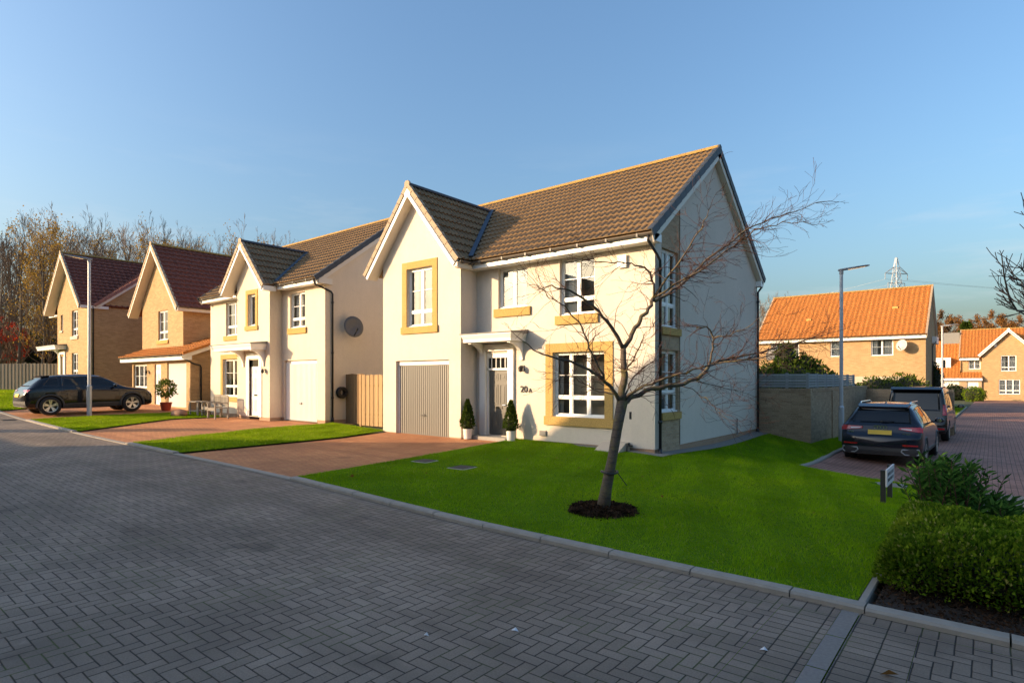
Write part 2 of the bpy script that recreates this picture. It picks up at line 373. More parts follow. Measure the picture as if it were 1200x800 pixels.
# ------------------------------------------------------------------ mesh builder
ORG = {}
class MB:
    def __init__(s): s.v = []; s.f = []
    def add(s, vs, fs):
        b = len(s.v); s.v.extend([tuple(p) for p in vs]); s.f.extend([tuple(i + b for i in f) for f in fs])
    def quad(s, a, b, c, d): s.add([a, b, c, d], [(0, 1, 2, 3)])
    def poly(s, pts): s.add(pts, [tuple(range(len(pts)))])
    def box(s, x0, x1, y0, y1, z0, z1):
        s.sbox((x0, y0, z0), (x1, y0, z0), (0, y1 - y0, 0), (0, 0, z1 - z0))
    def sbox(s, p0, p1, wv, hv):
        p0, p1, wv, hv = Vector(p0), Vector(p1), Vector(wv), Vector(hv)
        vs = [p0, p1, p1 + wv, p0 + wv, p0 + hv, p1 + hv, p1 + wv + hv, p0 + wv + hv]
        fs = [(0, 3, 2, 1), (4, 5, 6, 7), (0, 1, 5, 4), (1, 2, 6, 5), (2, 3, 7, 6), (3, 0, 4, 7)]
        if (p1 - p0).cross(wv).dot(hv) < 0: fs = [f[::-1] for f in fs]
        s.add(vs, fs)
    def bar(s, p0, p1, w, h, up=(0, 0, 1)):
        p0, p1 = Vector(p0), Vector(p1); d = (p1 - p0).normalized(); up = Vector(up)
        if abs(d.dot(up)) > .98: up = Vector((0, 1, 0))
        a = d.cross(up).normalized() * w; b = a.cross(d).normalized() * h
        s.sbox(p0 - a / 2 - b / 2, p1 - a / 2 - b / 2, a, b)
    def tube(s, pts, rad, n=8, cap=True):
        pts = [Vector(p) for p in pts]
        if not hasattr(rad, '__len__'): rad = [rad] * len(pts)
        b = len(s.v); ref = None
        for i, p in enumerate(pts):
            d = (pts[min(i + 1, len(pts) - 1)] - pts[max(i - 1, 0)])
            d = d.normalized() if d.length > 1e-9 else Vector((0, 0, 1))
            if ref is None:
                ref = d.cross(Vector((0, 0, 1)) if abs(d.z) < .9 else Vector((1, 0, 0))).normalized()
            ref = (ref - d * ref.dot(d)).normalized(); bb = d.cross(ref)
            for k in range(n):
                t = 2 * math.pi * k / n
                s.v.append(tuple(p + (ref * math.cos(t) + bb * math.sin(t)) * rad[i]))
        for i in range(len(pts) - 1):
            for k in range(n):
                s.f.append((b + i * n + k, b + i * n + (k + 1) % n, b + (i + 1) * n + (k + 1) % n, b + (i + 1) * n + k))
        if cap:
            s.f.append(tuple(b + k for k in range(n))[::-1]); e = b + (len(pts) - 1) * n
            s.f.append(tuple(e + k for k in range(n)))
    def lathe(s, prof, c=(0, 0, 0), axis='z', n=24):
        b = len(s.v)
        for r, h in prof:
            for k in range(n):
                t = 2 * math.pi * k / n; a, d = r * math.cos(t), r * math.sin(t)
                q = {'z': (a, d, h), 'x': (h, a, d), 'y': (d, h, a)}[axis]
                s.v.append((q[0] + c[0], q[1] + c[1], q[2] + c[2]))
        for i in range(len(prof) - 1):
            for k in range(n):
                s.f.append((b + i * n + k, b + i * n + (k + 1) % n, b + (i + 1) * n + (k + 1) % n, b + (i + 1) * n + k))
    def prism(s, poly, o, u, v, w):
        """polygon of (a,b) in the frame o,u,v; extruded by the vector w"""
        o, u, v, w = Vector(o), Vector(u), Vector(v), Vector(w); n = len(poly)
        p = [o + u * a + v * b for a, b in poly]
        fs = [tuple(range(n))[::-1], tuple(range(n, 2 * n))] + [(i, (i + 1) % n, n + (i + 1) % n, n + i) for i in range(n)]
        if u.cross(v).dot(w) < 0: fs = [f[::-1] for f in fs]
        area = sum(poly[i][0] * poly[(i + 1) % n][1] - poly[(i + 1) % n][0] * poly[i][1] for i in range(n))
        if area < 0: fs = [f[::-1] for f in fs]
        s.add(p + [q + w for q in p], fs)
    def build(s, name, mat, parent=None, smooth=False, planar=False, org=None, uvs=None):
        v = np.array(s.v, float).reshape(-1, 3)
        if parent is not None: o = np.array(ORG[parent.name])
        elif org is not None: o = np.array(org, float)
        else: o = np.array([(v[:, 0].min() + v[:, 0].max()) / 2, (v[:, 1].min() + v[:, 1].max()) / 2, v[:, 2].min()])
        me = bpy.data.meshes.new(name)
        me.from_pydata((v - o).tolist(), [], s.f)
        nl = len(me.loops)
        li = np.empty(nl, np.int32); me.loops.foreach_get('vertex_index', li)
        P = v[li]
        if planar: U = P[:, :2]
        else:
            nf = len(me.polygons); nm = np.empty(nf * 3); me.polygons.foreach_get('normal', nm); nm = nm.reshape(-1, 3)
            tot = np.empty(nf, np.int32); me.polygons.foreach_get('loop_total', tot)
            N = np.repeat(nm, tot, axis=0)
            ua = np.stack([-N[:, 1], N[:, 0], np.zeros(nl)], 1); ln = np.linalg.norm(ua, axis=1)
            flat = ln < 1e-3; ua[flat] = (1, 0, 0); ln[flat] = 1; ua /= ln[:, None]
            va = np.cross(N, ua)
            U = np.stack([(P * ua).sum(1), (P * va).sum(1)], 1)
        uvl = me.uv_layers.new(name='UVMap'); uvl.data.foreach_set('uv', U.astype(np.float32).ravel())
        if smooth: me.polygons.foreach_set('use_smooth', [True] * len(me.polygons))
        me.materials.append(mat); me.update()
        ob = bpy.data.objects.new(name, me); COL.objects.link(ob)
        ORG[ob.name] = tuple(o)
        if parent is not None: ob.parent = parent
        else: ob.location = tuple(o)
        return ob

def tag(o, label, cat, group=None, kind=None):
    if label: o['label'] = label
    if cat: o['category'] = cat
    if group: o['group'] = group
    if kind: o['kind'] = kind
    return o
def thing(name, label, cat, loc=(0, 0, 0), group=None):
    o = bpy.data.objects.new(name, None); COL.objects.link(o); o.location = loc; ORG[o.name] = tuple(loc)
    o.empty_display_size = .2
    return tag(o, label, cat, group)
def struct(o): o['kind'] = 'structure'; return o
def kids(o, allobs=None): return list(o.children)
def dup(root, loc, rz=0, label=None, group=None, scale=1):
    r = root.copy(); COL.objects.link(r); r.location = loc; r.rotation_euler = (0, 0, rz); r.scale = (scale,) * 3 if not hasattr(scale, '__len__') else scale
    if label: r['label'] = label
    if group: r['group'] = group
    for ch in list(root.children):
        c = ch.copy(); COL.objects.link(c); c.parent = r
        for g in list(ch.children):
            d = g.copy(); COL.objects.link(d); d.parent = c
    return r

# ------------------------------------------------------------------ ground sheets
def convex(polys):
    out = []
    for p in polys:
        n = len(p); cr = [(p[(i + 1) % n][0] - p[i][0]) * (p[(i + 2) % n][1] - p[(i + 1) % n][1]) - (p[(i + 1) % n][1] - p[i][1]) * (p[(i + 2) % n][0] - p[(i + 1) % n][0]) for i in range(n)]
        if all(c >= -1e-9 for c in cr) or all(c <= 1e-9 for c in cr): out.append(p)
        else: out += [[p[i] for i in t] for t in tessellate_polygon([[Vector((a, b, 0)) for a, b in p]])]
    return out
def drape(name, polys, mat, off=0.0, res=.6, mb=None, org=None):
    own = mb is None; mb = mb or MB()
    for poly in convex(polys):
        xs = [p[0] for p in poly]; ys = [p[1] for p in poly]
        ar = sum(poly[i][0] * poly[(i + 1) % len(poly)][1] - poly[(i + 1) % len(poly)][0] * poly[i][1] for i in range(len(poly)))
        if ar < 0: poly = poly[::-1]
        bm = bmesh.new()
        nx = max(1, int(math.ceil((max(xs) - min(xs)) / res))); ny = max(1, int(math.ceil((max(ys) - min(ys)) / res)))
        gx = np.linspace(min(xs), max(xs), nx + 1); gy = np.linspace(min(ys), max(ys), ny + 1)
        vv = [[bm.verts.new((x, y, 0)) for x in gx] for y in gy]
        for j in range(ny):
            for i in range(nx): bm.faces.new((vv[j][i], vv[j][i + 1], vv[j + 1][i + 1], vv[j + 1][i]))
        for i in range(len(poly)):
            a, b = poly[i], poly[(i + 1) % len(poly)]
            n = Vector((b[1] - a[1], -(b[0] - a[0]), 0)).normalized()
            bmesh.ops.bisect_plane(bm, geom=bm.verts[:] + bm.edges[:] + bm.faces[:], plane_co=(a[0], a[1], 0), plane_no=n, clear_outer=True, dist=1e-5)
        bm.verts.index_update()
        xy = np.array([(v.co.x, v.co.y) for v in bm.verts])
        z = GV(xy[:, 0], xy[:, 1]) + off
        mb.add([(xy[i, 0], xy[i, 1], z[i]) for i in range(len(xy))], [tuple(v.index for v in f.verts) for f in bm.faces])
        bm.free()
    if own: return struct(mb.build(name, mat, planar=True, org=org))
def strip(mb, pts, wid, h0, h1, seg=.915, gap=.006, bevel=.02):
    """kerb stones along a polyline; wid to the left of the direction, top h1 above the ground"""
    for (a, b) in zip(pts[:-1], pts[1:]):
        a, b = Vector((a[0], a[1], 0)), Vector((b[0], b[1], 0)); L = (b - a).length; d = (b - a) / L
        n = Vector((-d.y, d.x, 0)); k = max(1, round(L / seg)); s = L / k
        for i in range(k):
            p, q = a + d * (i * s + gap), a + d * ((i + 1) * s - gap)
            zp, zq = G(p.x, p.y) + random.uniform(-.003, .003), G(q.x, q.y) + random.uniform(-.003, .003)
            prof = [(0, h0), (0, h1 - bevel), (bevel, h1), (wid - .004, h1), (wid, h1 - .006), (wid, h0)]
            vs = [p + n * u + Vector((0, 0, zp + h)) for u, h in prof] + [q + n * u + Vector((0, 0, zq + h)) for u, h in prof]
            m = len(prof)
            mb.add(vs, [(j, (j + 1) % m, m + (j + 1) % m, m + j)[::-1] for j in range(m)] + [tuple(range(m)), tuple(range(m, 2 * m))[::-1]])
# ------------------------------------------------------------------ setting
mb = MB()
gx = np.concatenate([[-900, -500, -300, -200, -140, -100], np.arange(-80, 30, 1.5), [30, 40, 60, 100, 160, 260, 420, 700]])
gy = np.concatenate([[-300, -150, -80], np.arange(-40, 60, 1.5), [60, 70, 85, 100, 130, 170, 240, 350, 500, 800, 1400]])
XX, YY = np.meshgrid(gx, gy)
ZZ = GV(XX, YY) - .09
mb.v = np.stack([XX, YY, ZZ], -1).reshape(-1, 3).tolist()
nx = len(gx)
mb.f = [(j * nx + i, j * nx + i + 1, (j + 1) * nx + i + 1, (j + 1) * nx + i) for j in range(len(gy) - 1) for i in range(nx - 1)]
struct(mb.build('ground', M['earth'], planar=True))

KY = 5.43      # road edge
drape('road_bed', [[(-75, -6), (12, -6), (12, KY + .02), (-75, KY + .02)]], M['soil'], -.02, 1.0)
drape('road', [[(-75, -6), (-1.354, -6), (-1.354, KY - .2), (-75, KY - .2)], [(-.411, -6), (12, -6), (12, KY - .2), (-.411, KY - .2)]], M['paver'], 0, 1.0)
drape('road_edge_course', [[(-1.35, -6), (-.95, -6), (-.95, KY - .2), (-1.35, KY - .2)]], M['paver_head'], 0.0, .8, org=(-.95, 0, 0))
drape('road_edge_course', [[(-.815, -6), (-.415, -6), (-.415, KY - .2), (-.815, KY - .2)]], M['paver_head'], 0.0, .8, org=(-.815, 0, 0))
drape('road_kerb_course', [[(-75, KY - .197), (-.95, KY - .197), (-.95, KY), (-75, KY)], [(-.815, KY - .197), (12, KY - .197), (12, KY), (-.815, KY)]], M['paver_sold'], 0.0, .8, org=(0, KY - .2, 0))
drape('channel_strip', [[(-.944, -6 + k * .6 + .005), (-.821, -6 + k * .6 + .005), (-.821, -6 + k * .6 + .595), (-.944, -6 + k * .6 + .595)] for k in range(19)], M['granite'], .006, .7)
drape('driveway', [[(-14.05, KY + .13), (-9.36, KY + .13), (-9.75, 10.4), (-9.85, 12.3), (-14.4, 12.3), (-14.0, 9.7)],
                   [(-21.3, KY + .13), (-17.05, KY + .13), (-18.2, 9.4), (-18.3, 12.3), (-24.2, 12.3), (-24.3, 9.3)],
                   [(-31.4, KY + .13), (-26.9, KY + .13), (-26.9, 9.6), (-28, 12), (-33.5, 12), (-33.5, 9)]], M['paver_red'], .0, .6)
drape('side_road', [[(-3.5, 14.95), (-1.4, 14.55), (6, 15.6), (6, 34), (-3.5, 34)], [(6, 15.6), (14, 15.6), (14, 34), (6, 34)], [(-1.7, 34), (14, 34), (14, 82.5), (-1.4, 82.5)]], M['paver_road_red'], 0, 1.0)
drape('side_road_apron', [[(-.4, 10.5), (14, 10.5), (14, 15.59), (6, 15.59), (-.4, 14.69)]], M['paver'], 0, .8)
drape('gravel_strip', [[(-5.82, 12.2), (-5.52, 11.9), (-5.48, 19.6), (-5.82, 19.6)], [(-8.0, 12.2), (-7.7, 11.98), (-5.52, 11.9), (-5.82, 12.2)]], M['gravel'], .045, .3)

mb = MB()
kp = [(-60, KY), (-31.4, KY)], [(-26.8, KY), (-21.4, KY)], [(-17.0, KY), (-14.1, KY)], [(-9.3, KY), (-1.35, KY)]
for seg in kp: strip(mb, seg, .135, -.12, .055)
for seg in [(-31.4, KY), (-26.8, KY)], [(-21.4, KY), (-17.0, KY)], [(-14.1, KY), (-9.3, KY)]: strip(mb, seg, .135, -.12, .02, bevel=.008)
# the corner stone that turns up beside the planting bed, then the bed kerb
arc = [(-1.35, KY), (-1.12, KY), (-.98, KY + .02), (-.86, KY + .08), (-.79, KY + .2)]
strip(mb, [(-1.35, KY), (-.79, KY)], .135, -.12, .055, seg=1)
strip(mb, [(-.79, KY - .02), (9, KY - .02)], .14, -.12, .055)
strip(mb, [(-.80, KY + .14), (-.80, 10.4)], .06, -.12, .05, bevel=.01)
strip(mb, [(-3.42, 15.0), (-3.42, 28.4)], .12, -.12, .05)
strip(mb, [(-1.72, 34.0), (-1.62, 62)], .13, -.12, .06)
strip(mb, [(-3.4, 34.0), (-1.75, 34.0)], .13, -.12, .05)
struct(mb.build('kerb', M['kerb']))

LAWN_A = [[(-9.33, KY + .12), (-.87, KY + .12), (-.87, 11.7), (-9.8, 11.7), (-9.72, 10.4)],
          [(-9.8, 11.7), (-5.5, 11.7), (-5.52, 11.9), (-7.7, 11.98), (-8.0, 12.2), (-9.83, 12.2)],
          [(-5.5, 11.7), (-.9, 11.7), (-.9, 14.5), (-1.4, 14.55), (-3.5, 14.95), (-5.5, 14.95)],
          [(-5.5, 14.95), (-3.5, 14.95), (-3.5, 19.6), (-5.48, 19.6)],
          [(-4.27, 19.6), (-3.5, 19.6), (-3.5, 30), (-4.27, 30)]]
LAWN_B = [[(-17.0, KY + .14), (-14.08, KY + .14), (-14.02, 9.7), (-14.45, 11.6), (-18.2, 12.3), (-18.2, 9.4)]]
LAWN_C = [[(-26.85, KY + .14), (-21.4, KY + .14), (-24.25, 9.3), (-24.3, 11.3), (-27.3, 11.3), (-26.9, 9.6)]]
LAWN_D = [[(-60, KY + .14), (-31.4, KY + .14), (-33.5, 9), (-33.5, 11.4), (-60, 11.4)], [(-60, 11.4), (-49.5, 11.4), (-49.5, 16), (-60, 16)]]
LAWN_F = [[(-3.6, 34.1), (-1.75, 34.1), (-1.65, 62), (-3.6, 62)]]
drape('lawn', LAWN_A + LAWN_B + LAWN_C + LAWN_D + LAWN_F, M['soil'], .035, .5)
HOLES = [(-4.13, 7.05, .47), (-9.0, 8.25, .30), (-7.9, 8.2, .32)]
DRAIN = (-1.57, 13.75, .5)
BED_SOIL = drape('planting_bed', [[(-.75, KY + .12), (9, KY + .12), (9, 10.4), (-.76, 10.4)]], M['mulch_bed'], .03, .4)

def inpoly(p, poly):
    x, y = p[:, 0], p[:, 1]; r = np.zeros(len(p), bool); n = len(poly)
    for i in range(n):
        a, b = poly[i], poly[(i + 1) % n]
        c = ((a[1] > y) != (b[1] > y)) & (x < (b[0] - a[0]) * (y - a[1]) / (b[1] - a[1] + 1e-12) + a[0])
        r ^= c
    return r
def grass(name, polys, dens, h, w, mat, label, base=.03, holes=()):
    P = []
    for poly in polys:
        pa = np.array(poly); lo, hi = pa.min(0), pa.max(0)
        n = int((hi - lo).prod() * dens)
        p = lo + rng.random((n, 2)) * (hi - lo)
        P.append(p[inpoly(p, poly)])
    P = np.concatenate(P)
    for hx, hy, hr in holes: P = P[np.hypot(P[:, 0] - hx, P[:, 1] - hy) > hr * (1 + .06 * rng.standard_normal(len(P)))]
    n = len(P); z = GV(P[:, 0], P[:, 1]) + base
    a = rng.random(n) * 2 * np.pi; hh = h * (.55 + .75 * rng.random(n)); ww = w * (.7 + .6 * rng.random(n))
    # slow variation of the length, as a mown lawn has
    hh *= 1 + .25 * np.sin(P[:, 0] * 2.1 + P[:, 1] * 1.3) * np.sin(P[:, 1] * 2.7 - P[:, 0] * .6)
    ln = .35 + .5 * rng.random(n); la = rng.random(n) * 2 * np.pi
    st = np.sign(np.sin((P[:, 0] + .35 * P[:, 1] + .1 * np.sin(P[:, 1] * 1.7)) * 2 * np.pi / 1.05)) * .55      # mower stripes: the blades lean one way, then the other
    b0 = np.stack([P[:, 0] - np.cos(a) * ww / 2, P[:, 1] - np.sin(a) * ww / 2, z], 1)
    b1 = np.stack([P[:, 0] + np.cos(a) * ww / 2, P[:, 1] + np.sin(a) * ww / 2, z], 1)
    t = np.stack([P[:, 0] + np.cos(la) * ln * hh, P[:, 1] + np.sin(la) * ln * hh + st * hh, z + hh], 1)
    V = np.stack([b0, b1, t], 1).reshape(-1, 3).astype(np.float32)
    o = np.array([P[:, 0].mean(), P[:, 1].mean(), z.min()]); V -= o
    me = bpy.data.meshes.new(name)
    me.vertices.add(3 * n); me.vertices.foreach_set('co', V.ravel().astype(np.float32))
    me.loops.add(3 * n); me.loops.foreach_set('vertex_index', np.arange(3 * n, dtype=np.int32))
    me.polygons.add(n); me.polygons.foreach_set('loop_start', np.arange(0, 3 * n, 3, dtype=np.int32))
    me.update(calc_edges=True); me.materials.append(mat)
    ob = bpy.data.objects.new(name, me); COL.objects.link(ob); ob.location = o
    return tag(ob, label, 'grass', None, 'stuff')
grass('grass', LAWN_A, 3000, .034, .0075, M['grass'], 'short mown green grass around the leaning bare tree', holes=HOLES + [(DRAIN[0], DRAIN[1], .36)])
grass('grass', LAWN_B + LAWN_C, 1500, .045, .014, M['grass_sun'], 'bright sunlit grass strips between the red block driveways')
grass('grass', LAWN_D + LAWN_F, 350, .06, .03, M['grass_sun'], 'distant grass by the board fence and the far side road')

# ------------------------------------------------------------------ house parts
def wall(mb, p0, u, L, zb, top, ops=(), depth=.1):
    """outer face at p0 along the 2D unit u; outward is u turned clockwise; top: [(a, z), ...]; ops: (a0, a1, z0, z1)"""
    u = Vector((u[0], u[1], 0)); p = Vector((p0[0], p0[1], 0)); inn = Vector((-u.y, u.x, 0)) * depth
    P = lambda a, z: p + u * a + Vector((0, 0, z))
    if not hasattr(top, '__len__'): top = [(0, top), (L, top)]
    tz = lambda a: float(np.interp(a, [t[0] for t in top], [t[1] for t in top]))
    cuts = sorted(set([0, L] + [o[0] for o in ops] + [o[1] for o in ops] + [t[0] for t in top if 0 < t[0] < L]))
    for a, b in zip(cuts[:-1], cuts[1:]):
        m = (a + b) / 2; hs = sorted((o[2], o[3]) for o in ops if o[0] < m < o[1]); z = zb
        for h0, h1 in hs:
            if h0 > z + 1e-4: mb.quad(P(a, z), P(b, z), P(b, h0), P(a, h0))
            z = h1
        mb.quad(P(a, z), P(b, z), P(b, tz(b)), P(a, tz(a)))
    for a0, a1, z0, z1 in ops:
        q = [(a0, z0), (a1, z0), (a1, z1), (a0, z1)]
        for i in range(4):
            c, d = q[i], q[(i + 1) % 4]
            mb.quad(P(*d), P(*c), P(*c) + inn, P(*d) + inn)

def window(root, p0, u, o, rec=.09, cols=(.5,), low=.27, bars=1, sill=None, surround=0, curtain=None, name='window', blind=False, room=True, sillmat='stone', smat='stone'):
    """a white framed window in the opening o=(a0,a1,z0,z1) of the wall p0,u"""
    u = Vector((u[0], u[1], 0)); p = Vector((p0[0], p0[1], 0)); inn = Vector((-u.y, u.x, 0)); Z = Vector((0, 0, 1))
    a0, a1, z0, z1 = o; w, h = a1 - a0, z1 - z0
    P = lambda a, z, d: p + u * a + Z * z + inn * d
    f = MB(); T = .05
    def bar(b0, b1, y0, y1, d0, d1): f.sbox(P(b0, y0, d0), P(b1, y0, d0), inn * (d1 - d0), Z * (y1 - y0))
    d0, d1 = rec - .005, rec + .06
    bar(a0, a0 + T, z0, z1, d0, d1); bar(a1 - T, a1, z0, z1, d0, d1)
    bar(a0 + T, a1 - T, z0, z0 + T, d0, d1); bar(a0 + T, a1 - T, z1 - T, z1, d0, d1)
    bar(a0 - .0, a1 + .0, z0, z0 + .03, d0 - .05, d0 - .001)      # white cill nose
    xs = [a0 + T] + [a0 + c * w for c in cols] + [a1 - T]
    for c in cols: bar(a0 + c * w - .03, a0 + c * w + .03, z0 + T, z1 - T, d0 + .002, d1 - .002)
    zl = z0 + low * h if low else z0 + T
    for i in range(len(xs) - 1):
        l, r_ = xs[i] + (.03 if i else 0), xs[i + 1] - (.03 if i < len(xs) - 2 else 0)
        if low: bar(l, r_, zl - .028, zl + .028, d0 + .004, d1 - .004)
        # sash frame and glazing bars
        for ya, yb, nb in (((z0 + T, zl - .028, 0), (zl + .028, z1 - T, bars)) if low else ((z0 + T, z1 - T, bars),)):
            e = .024
            bar(l, l + e, ya, yb, d0 + .012, d1 - .012); bar(r_ - e, r_, ya, yb, d0 + .012, d1 - .012)
            bar(l + e, r_ - e, ya, ya + e, d0 + .012, d1 - .012); bar(l + e, r_ - e, yb - e, yb, d0 + .012, d1 - .012)
            for k in range(nb):
                zz = ya + (yb - ya) * (k + 1) / (nb + 1)
                bar(l + e, r_ - e, zz - .009, zz + .009, d0 + .02, d1 - .02)
    fr = f.build(name, M['upvc'], root)
    g = MB(); g.quad(P(a0 + T, z0 + T, rec + .03), P(a1 - T, z0 + T, rec + .03), P(a1 - T, z1 - T, rec + .03), P(a0 + T, z1 - T, rec + .03))
    g.build('pane', M['glass'], fr)
    if room:
        b = MB(); D = rec + .5; B = rec + .062
        c4 = [P(a0, z0, B), P(a1, z0, B), P(a1, z1, B), P(a0, z1, B)]; e4 = [P(a0 - .3, z0 - .3, D), P(a1 + .3, z0 - .3, D), P(a1 + .3, z1 + .2, D), P(a0 - .3, z1 + .2, D)]
        b.quad(e4[0], e4[1], e4[2], e4[3])
        for i in range(4): b.quad(c4[i], c4[(i + 1) % 4], e4[(i + 1) % 4], e4[i])
        b.build('room_lining', M['room'], fr)
    if curtain:
        for l, r_ in curtain:
            c = MB()
            n = max(4, int((r_ - l) * w / .05)); yy = rec + .14
            for i in range(n):
                x0, x1 = a0 + (l + (r_ - l) * i / n) * w, a0 + (l + (r_ - l) * (i + 1) / n) * w
                e0, e1 = (.025 * math.sin(i * 2.1), .025 * math.sin((i + 1) * 2.1)) if not blind else (0, 0)
                c.quad(P(x0, z0 + .02, yy + e0), P(x1, z0 + .02, yy + e1), P(x1, z1 - .02, yy + e1), P(x0, z1 - .02, yy + e0))
            c.build('blind' if blind else 'curtain', M['curtain'] if blind != 2 else M['curtain_grey'], fr, smooth=not blind)
    if sill:
        e, z, zz = sill; s = MB(); s.sbox(P(a0 - e, z, -.06), P(a1 + e, z, -.06), inn * (rec + .04), Z * (zz - z))
        s.build('sill', M[sillmat], fr)
    if surround:
        t = surround; s = MB(); q = .025
        s.sbox(P(a0 - t, z0, -q), P(a0, z0, -q), inn * (q + .004), Z * h); s.sbox(P(a1, z0, -q), P(a1 + t, z0, -q), inn * (q + .004), Z * h)
        s.sbox(P(a0 - t, z1, -q), P(a1 + t, z1, -q), inn * (q + .004), Z * t)
        s.sbox(P(a0 - t - .03, z0 - t, -q - .03), P(a1 + t + .03, z0 - t, -q - .03), inn * (q + .034), Z * (t - .002))
        s.build('surround', M[smat], fr)
    return fr

def tile_plane(mb, e0, u, v, L, H, tw=.3, ga=.34, amp=.040, step=.042, seg=6, clip=None, lift=0):
    """interlocking tiles: e0 the eave start, u along the eave, v up the slope"""
    u, v, e0 = Vector(u).normalized(), Vector(v).normalized(), Vector(e0); n = u.cross(v).normalized()
    if n.z < 0: n = -n
    nc = max(1, int(round(L / tw))); tw = L / nc; nr = max(1, int(round(H / ga))); ga = H / nr
    us = np.linspace(0, L, nc * seg + 1); ph = (np.arange(nc * seg + 1) % seg) / seg
    prof = amp * np.clip(np.sin(np.pi * np.clip((ph) / .62, 0, 1)), 0, 1) ** .8
    rows = []
    for j in range(nr): rows += [(j * ga, step + .006), (j * ga + .001, step + .008), ((j + 1) * ga - .0005, .004)]
    b = len(mb.v); m = len(us)
    U, V_, N = np.array(u), np.array(v), np.array(n); E = np.array(e0)
    for k, (vv, hh) in enumerate(rows):
        pts = E + us[:, None] * U + vv * V_ + (prof + hh + lift)[:, None] * N
        if k % 3 == 0: pts = E + us[:, None] * U + vv * V_ + (prof * .0 + (hh if k == 0 else .004) - .02 + lift)[:, None] * N if k == 0 else E + us[:, None] * U + vv * V_ + (prof + .004 + lift)[:, None] * N
        mb.v.extend(pts.tolist())
    flip = Vector(u).cross(v).dot(n) < 0
    for k in range(len(rows) - 1):
        for i in range(m - 1):
            q = (b + k * m + i, b + k * m + i + 1, b + (k + 1) * m + i + 1, b + (k + 1) * m + i)
            mb.f.append(q[::-1] if flip else q)

def ridge_tiles(mb, a, b, r=.11, seg=.45):
    a, b = Vector(a), Vector(b); L = (b - a).length; d = (b - a) / L; k = max(1, int(round(L / seg))); s = L / k
    side = d.cross(Vector((0, 0, 1))).normalized(); up = side.cross(d)
    for i in range(k):
        p, q = a + d * (i * s), a + d * ((i + 1) * s - .006)
        vs = []
        for c in (p, q):
            for t in np.linspace(-.25, math.pi + .25, 9): vs.append(c + side * math.cos(t) * r + up * (math.sin(t) * r * .75 - .02))
        mb.add(vs, [(j, j + 1, 10 + j, 9 + j) for j in range(8)] + [tuple(range(9)), tuple(range(9, 18))[::-1]])

def gutter(mb, a, b, r=.055, brackets=.9):
    a, b = Vector(a), Vector(b); d = (b - a).normalized(); side = d.cross(Vector((0, 0, 1))).normalized()
    ts = np.linspace(0, math.pi, 7); vs = []
    for c in (a, b):
        for rr in (r, r - .006): vs += [c + side * math.cos(t) * rr - Vector((0, 0, math.sin(t) * rr)) for t in ts]
    n = 7; f = []
    for j in range(6): f += [(j, j + 1, 2 * n + j + 1, 2 * n + j), (n + j, 3 * n + j, 3 * n + j + 1, n + j + 1)]
    f += [(0, 2 * n, 3 * n, n), (n - 1, 2 * n - 1, 4 * n - 1, 3 * n - 1), tuple(range(n)), tuple(range(2 * n, 3 * n))]
    mb.add(vs, f)
    L = (b - a).length; k = int(L / brackets)
    for i in range(k + 1):
        c = a + d * (L * (i + .5) / (k + 1))
        mb.sbox(c - d * .02 + side * (r + .004) - Vector((0, 0, r + .012)), c + d * .02 + side * (r + .004) - Vector((0, 0, r + .012)), -side * (2 * r + .008), (0, 0, r + .02))

def downpipe(root, pts, r=.034, mat='pipe', clips=()):
    m = MB(); m.tube(pts, r, 10)
    m.tube([(pts[-1][0], pts[-1][1], pts[-1][2] + .2), (pts[-1][0], pts[-1][1], pts[-1][2])], r * 1.35, 10)
    for z in clips: m.tube([(pts[-1][0], pts[-1][1], z - .03), (pts[-1][0], pts[-1][1], z + .03)], r * 1.35, 10)
    return m.build('downpipe', M[mat], root, smooth=True)

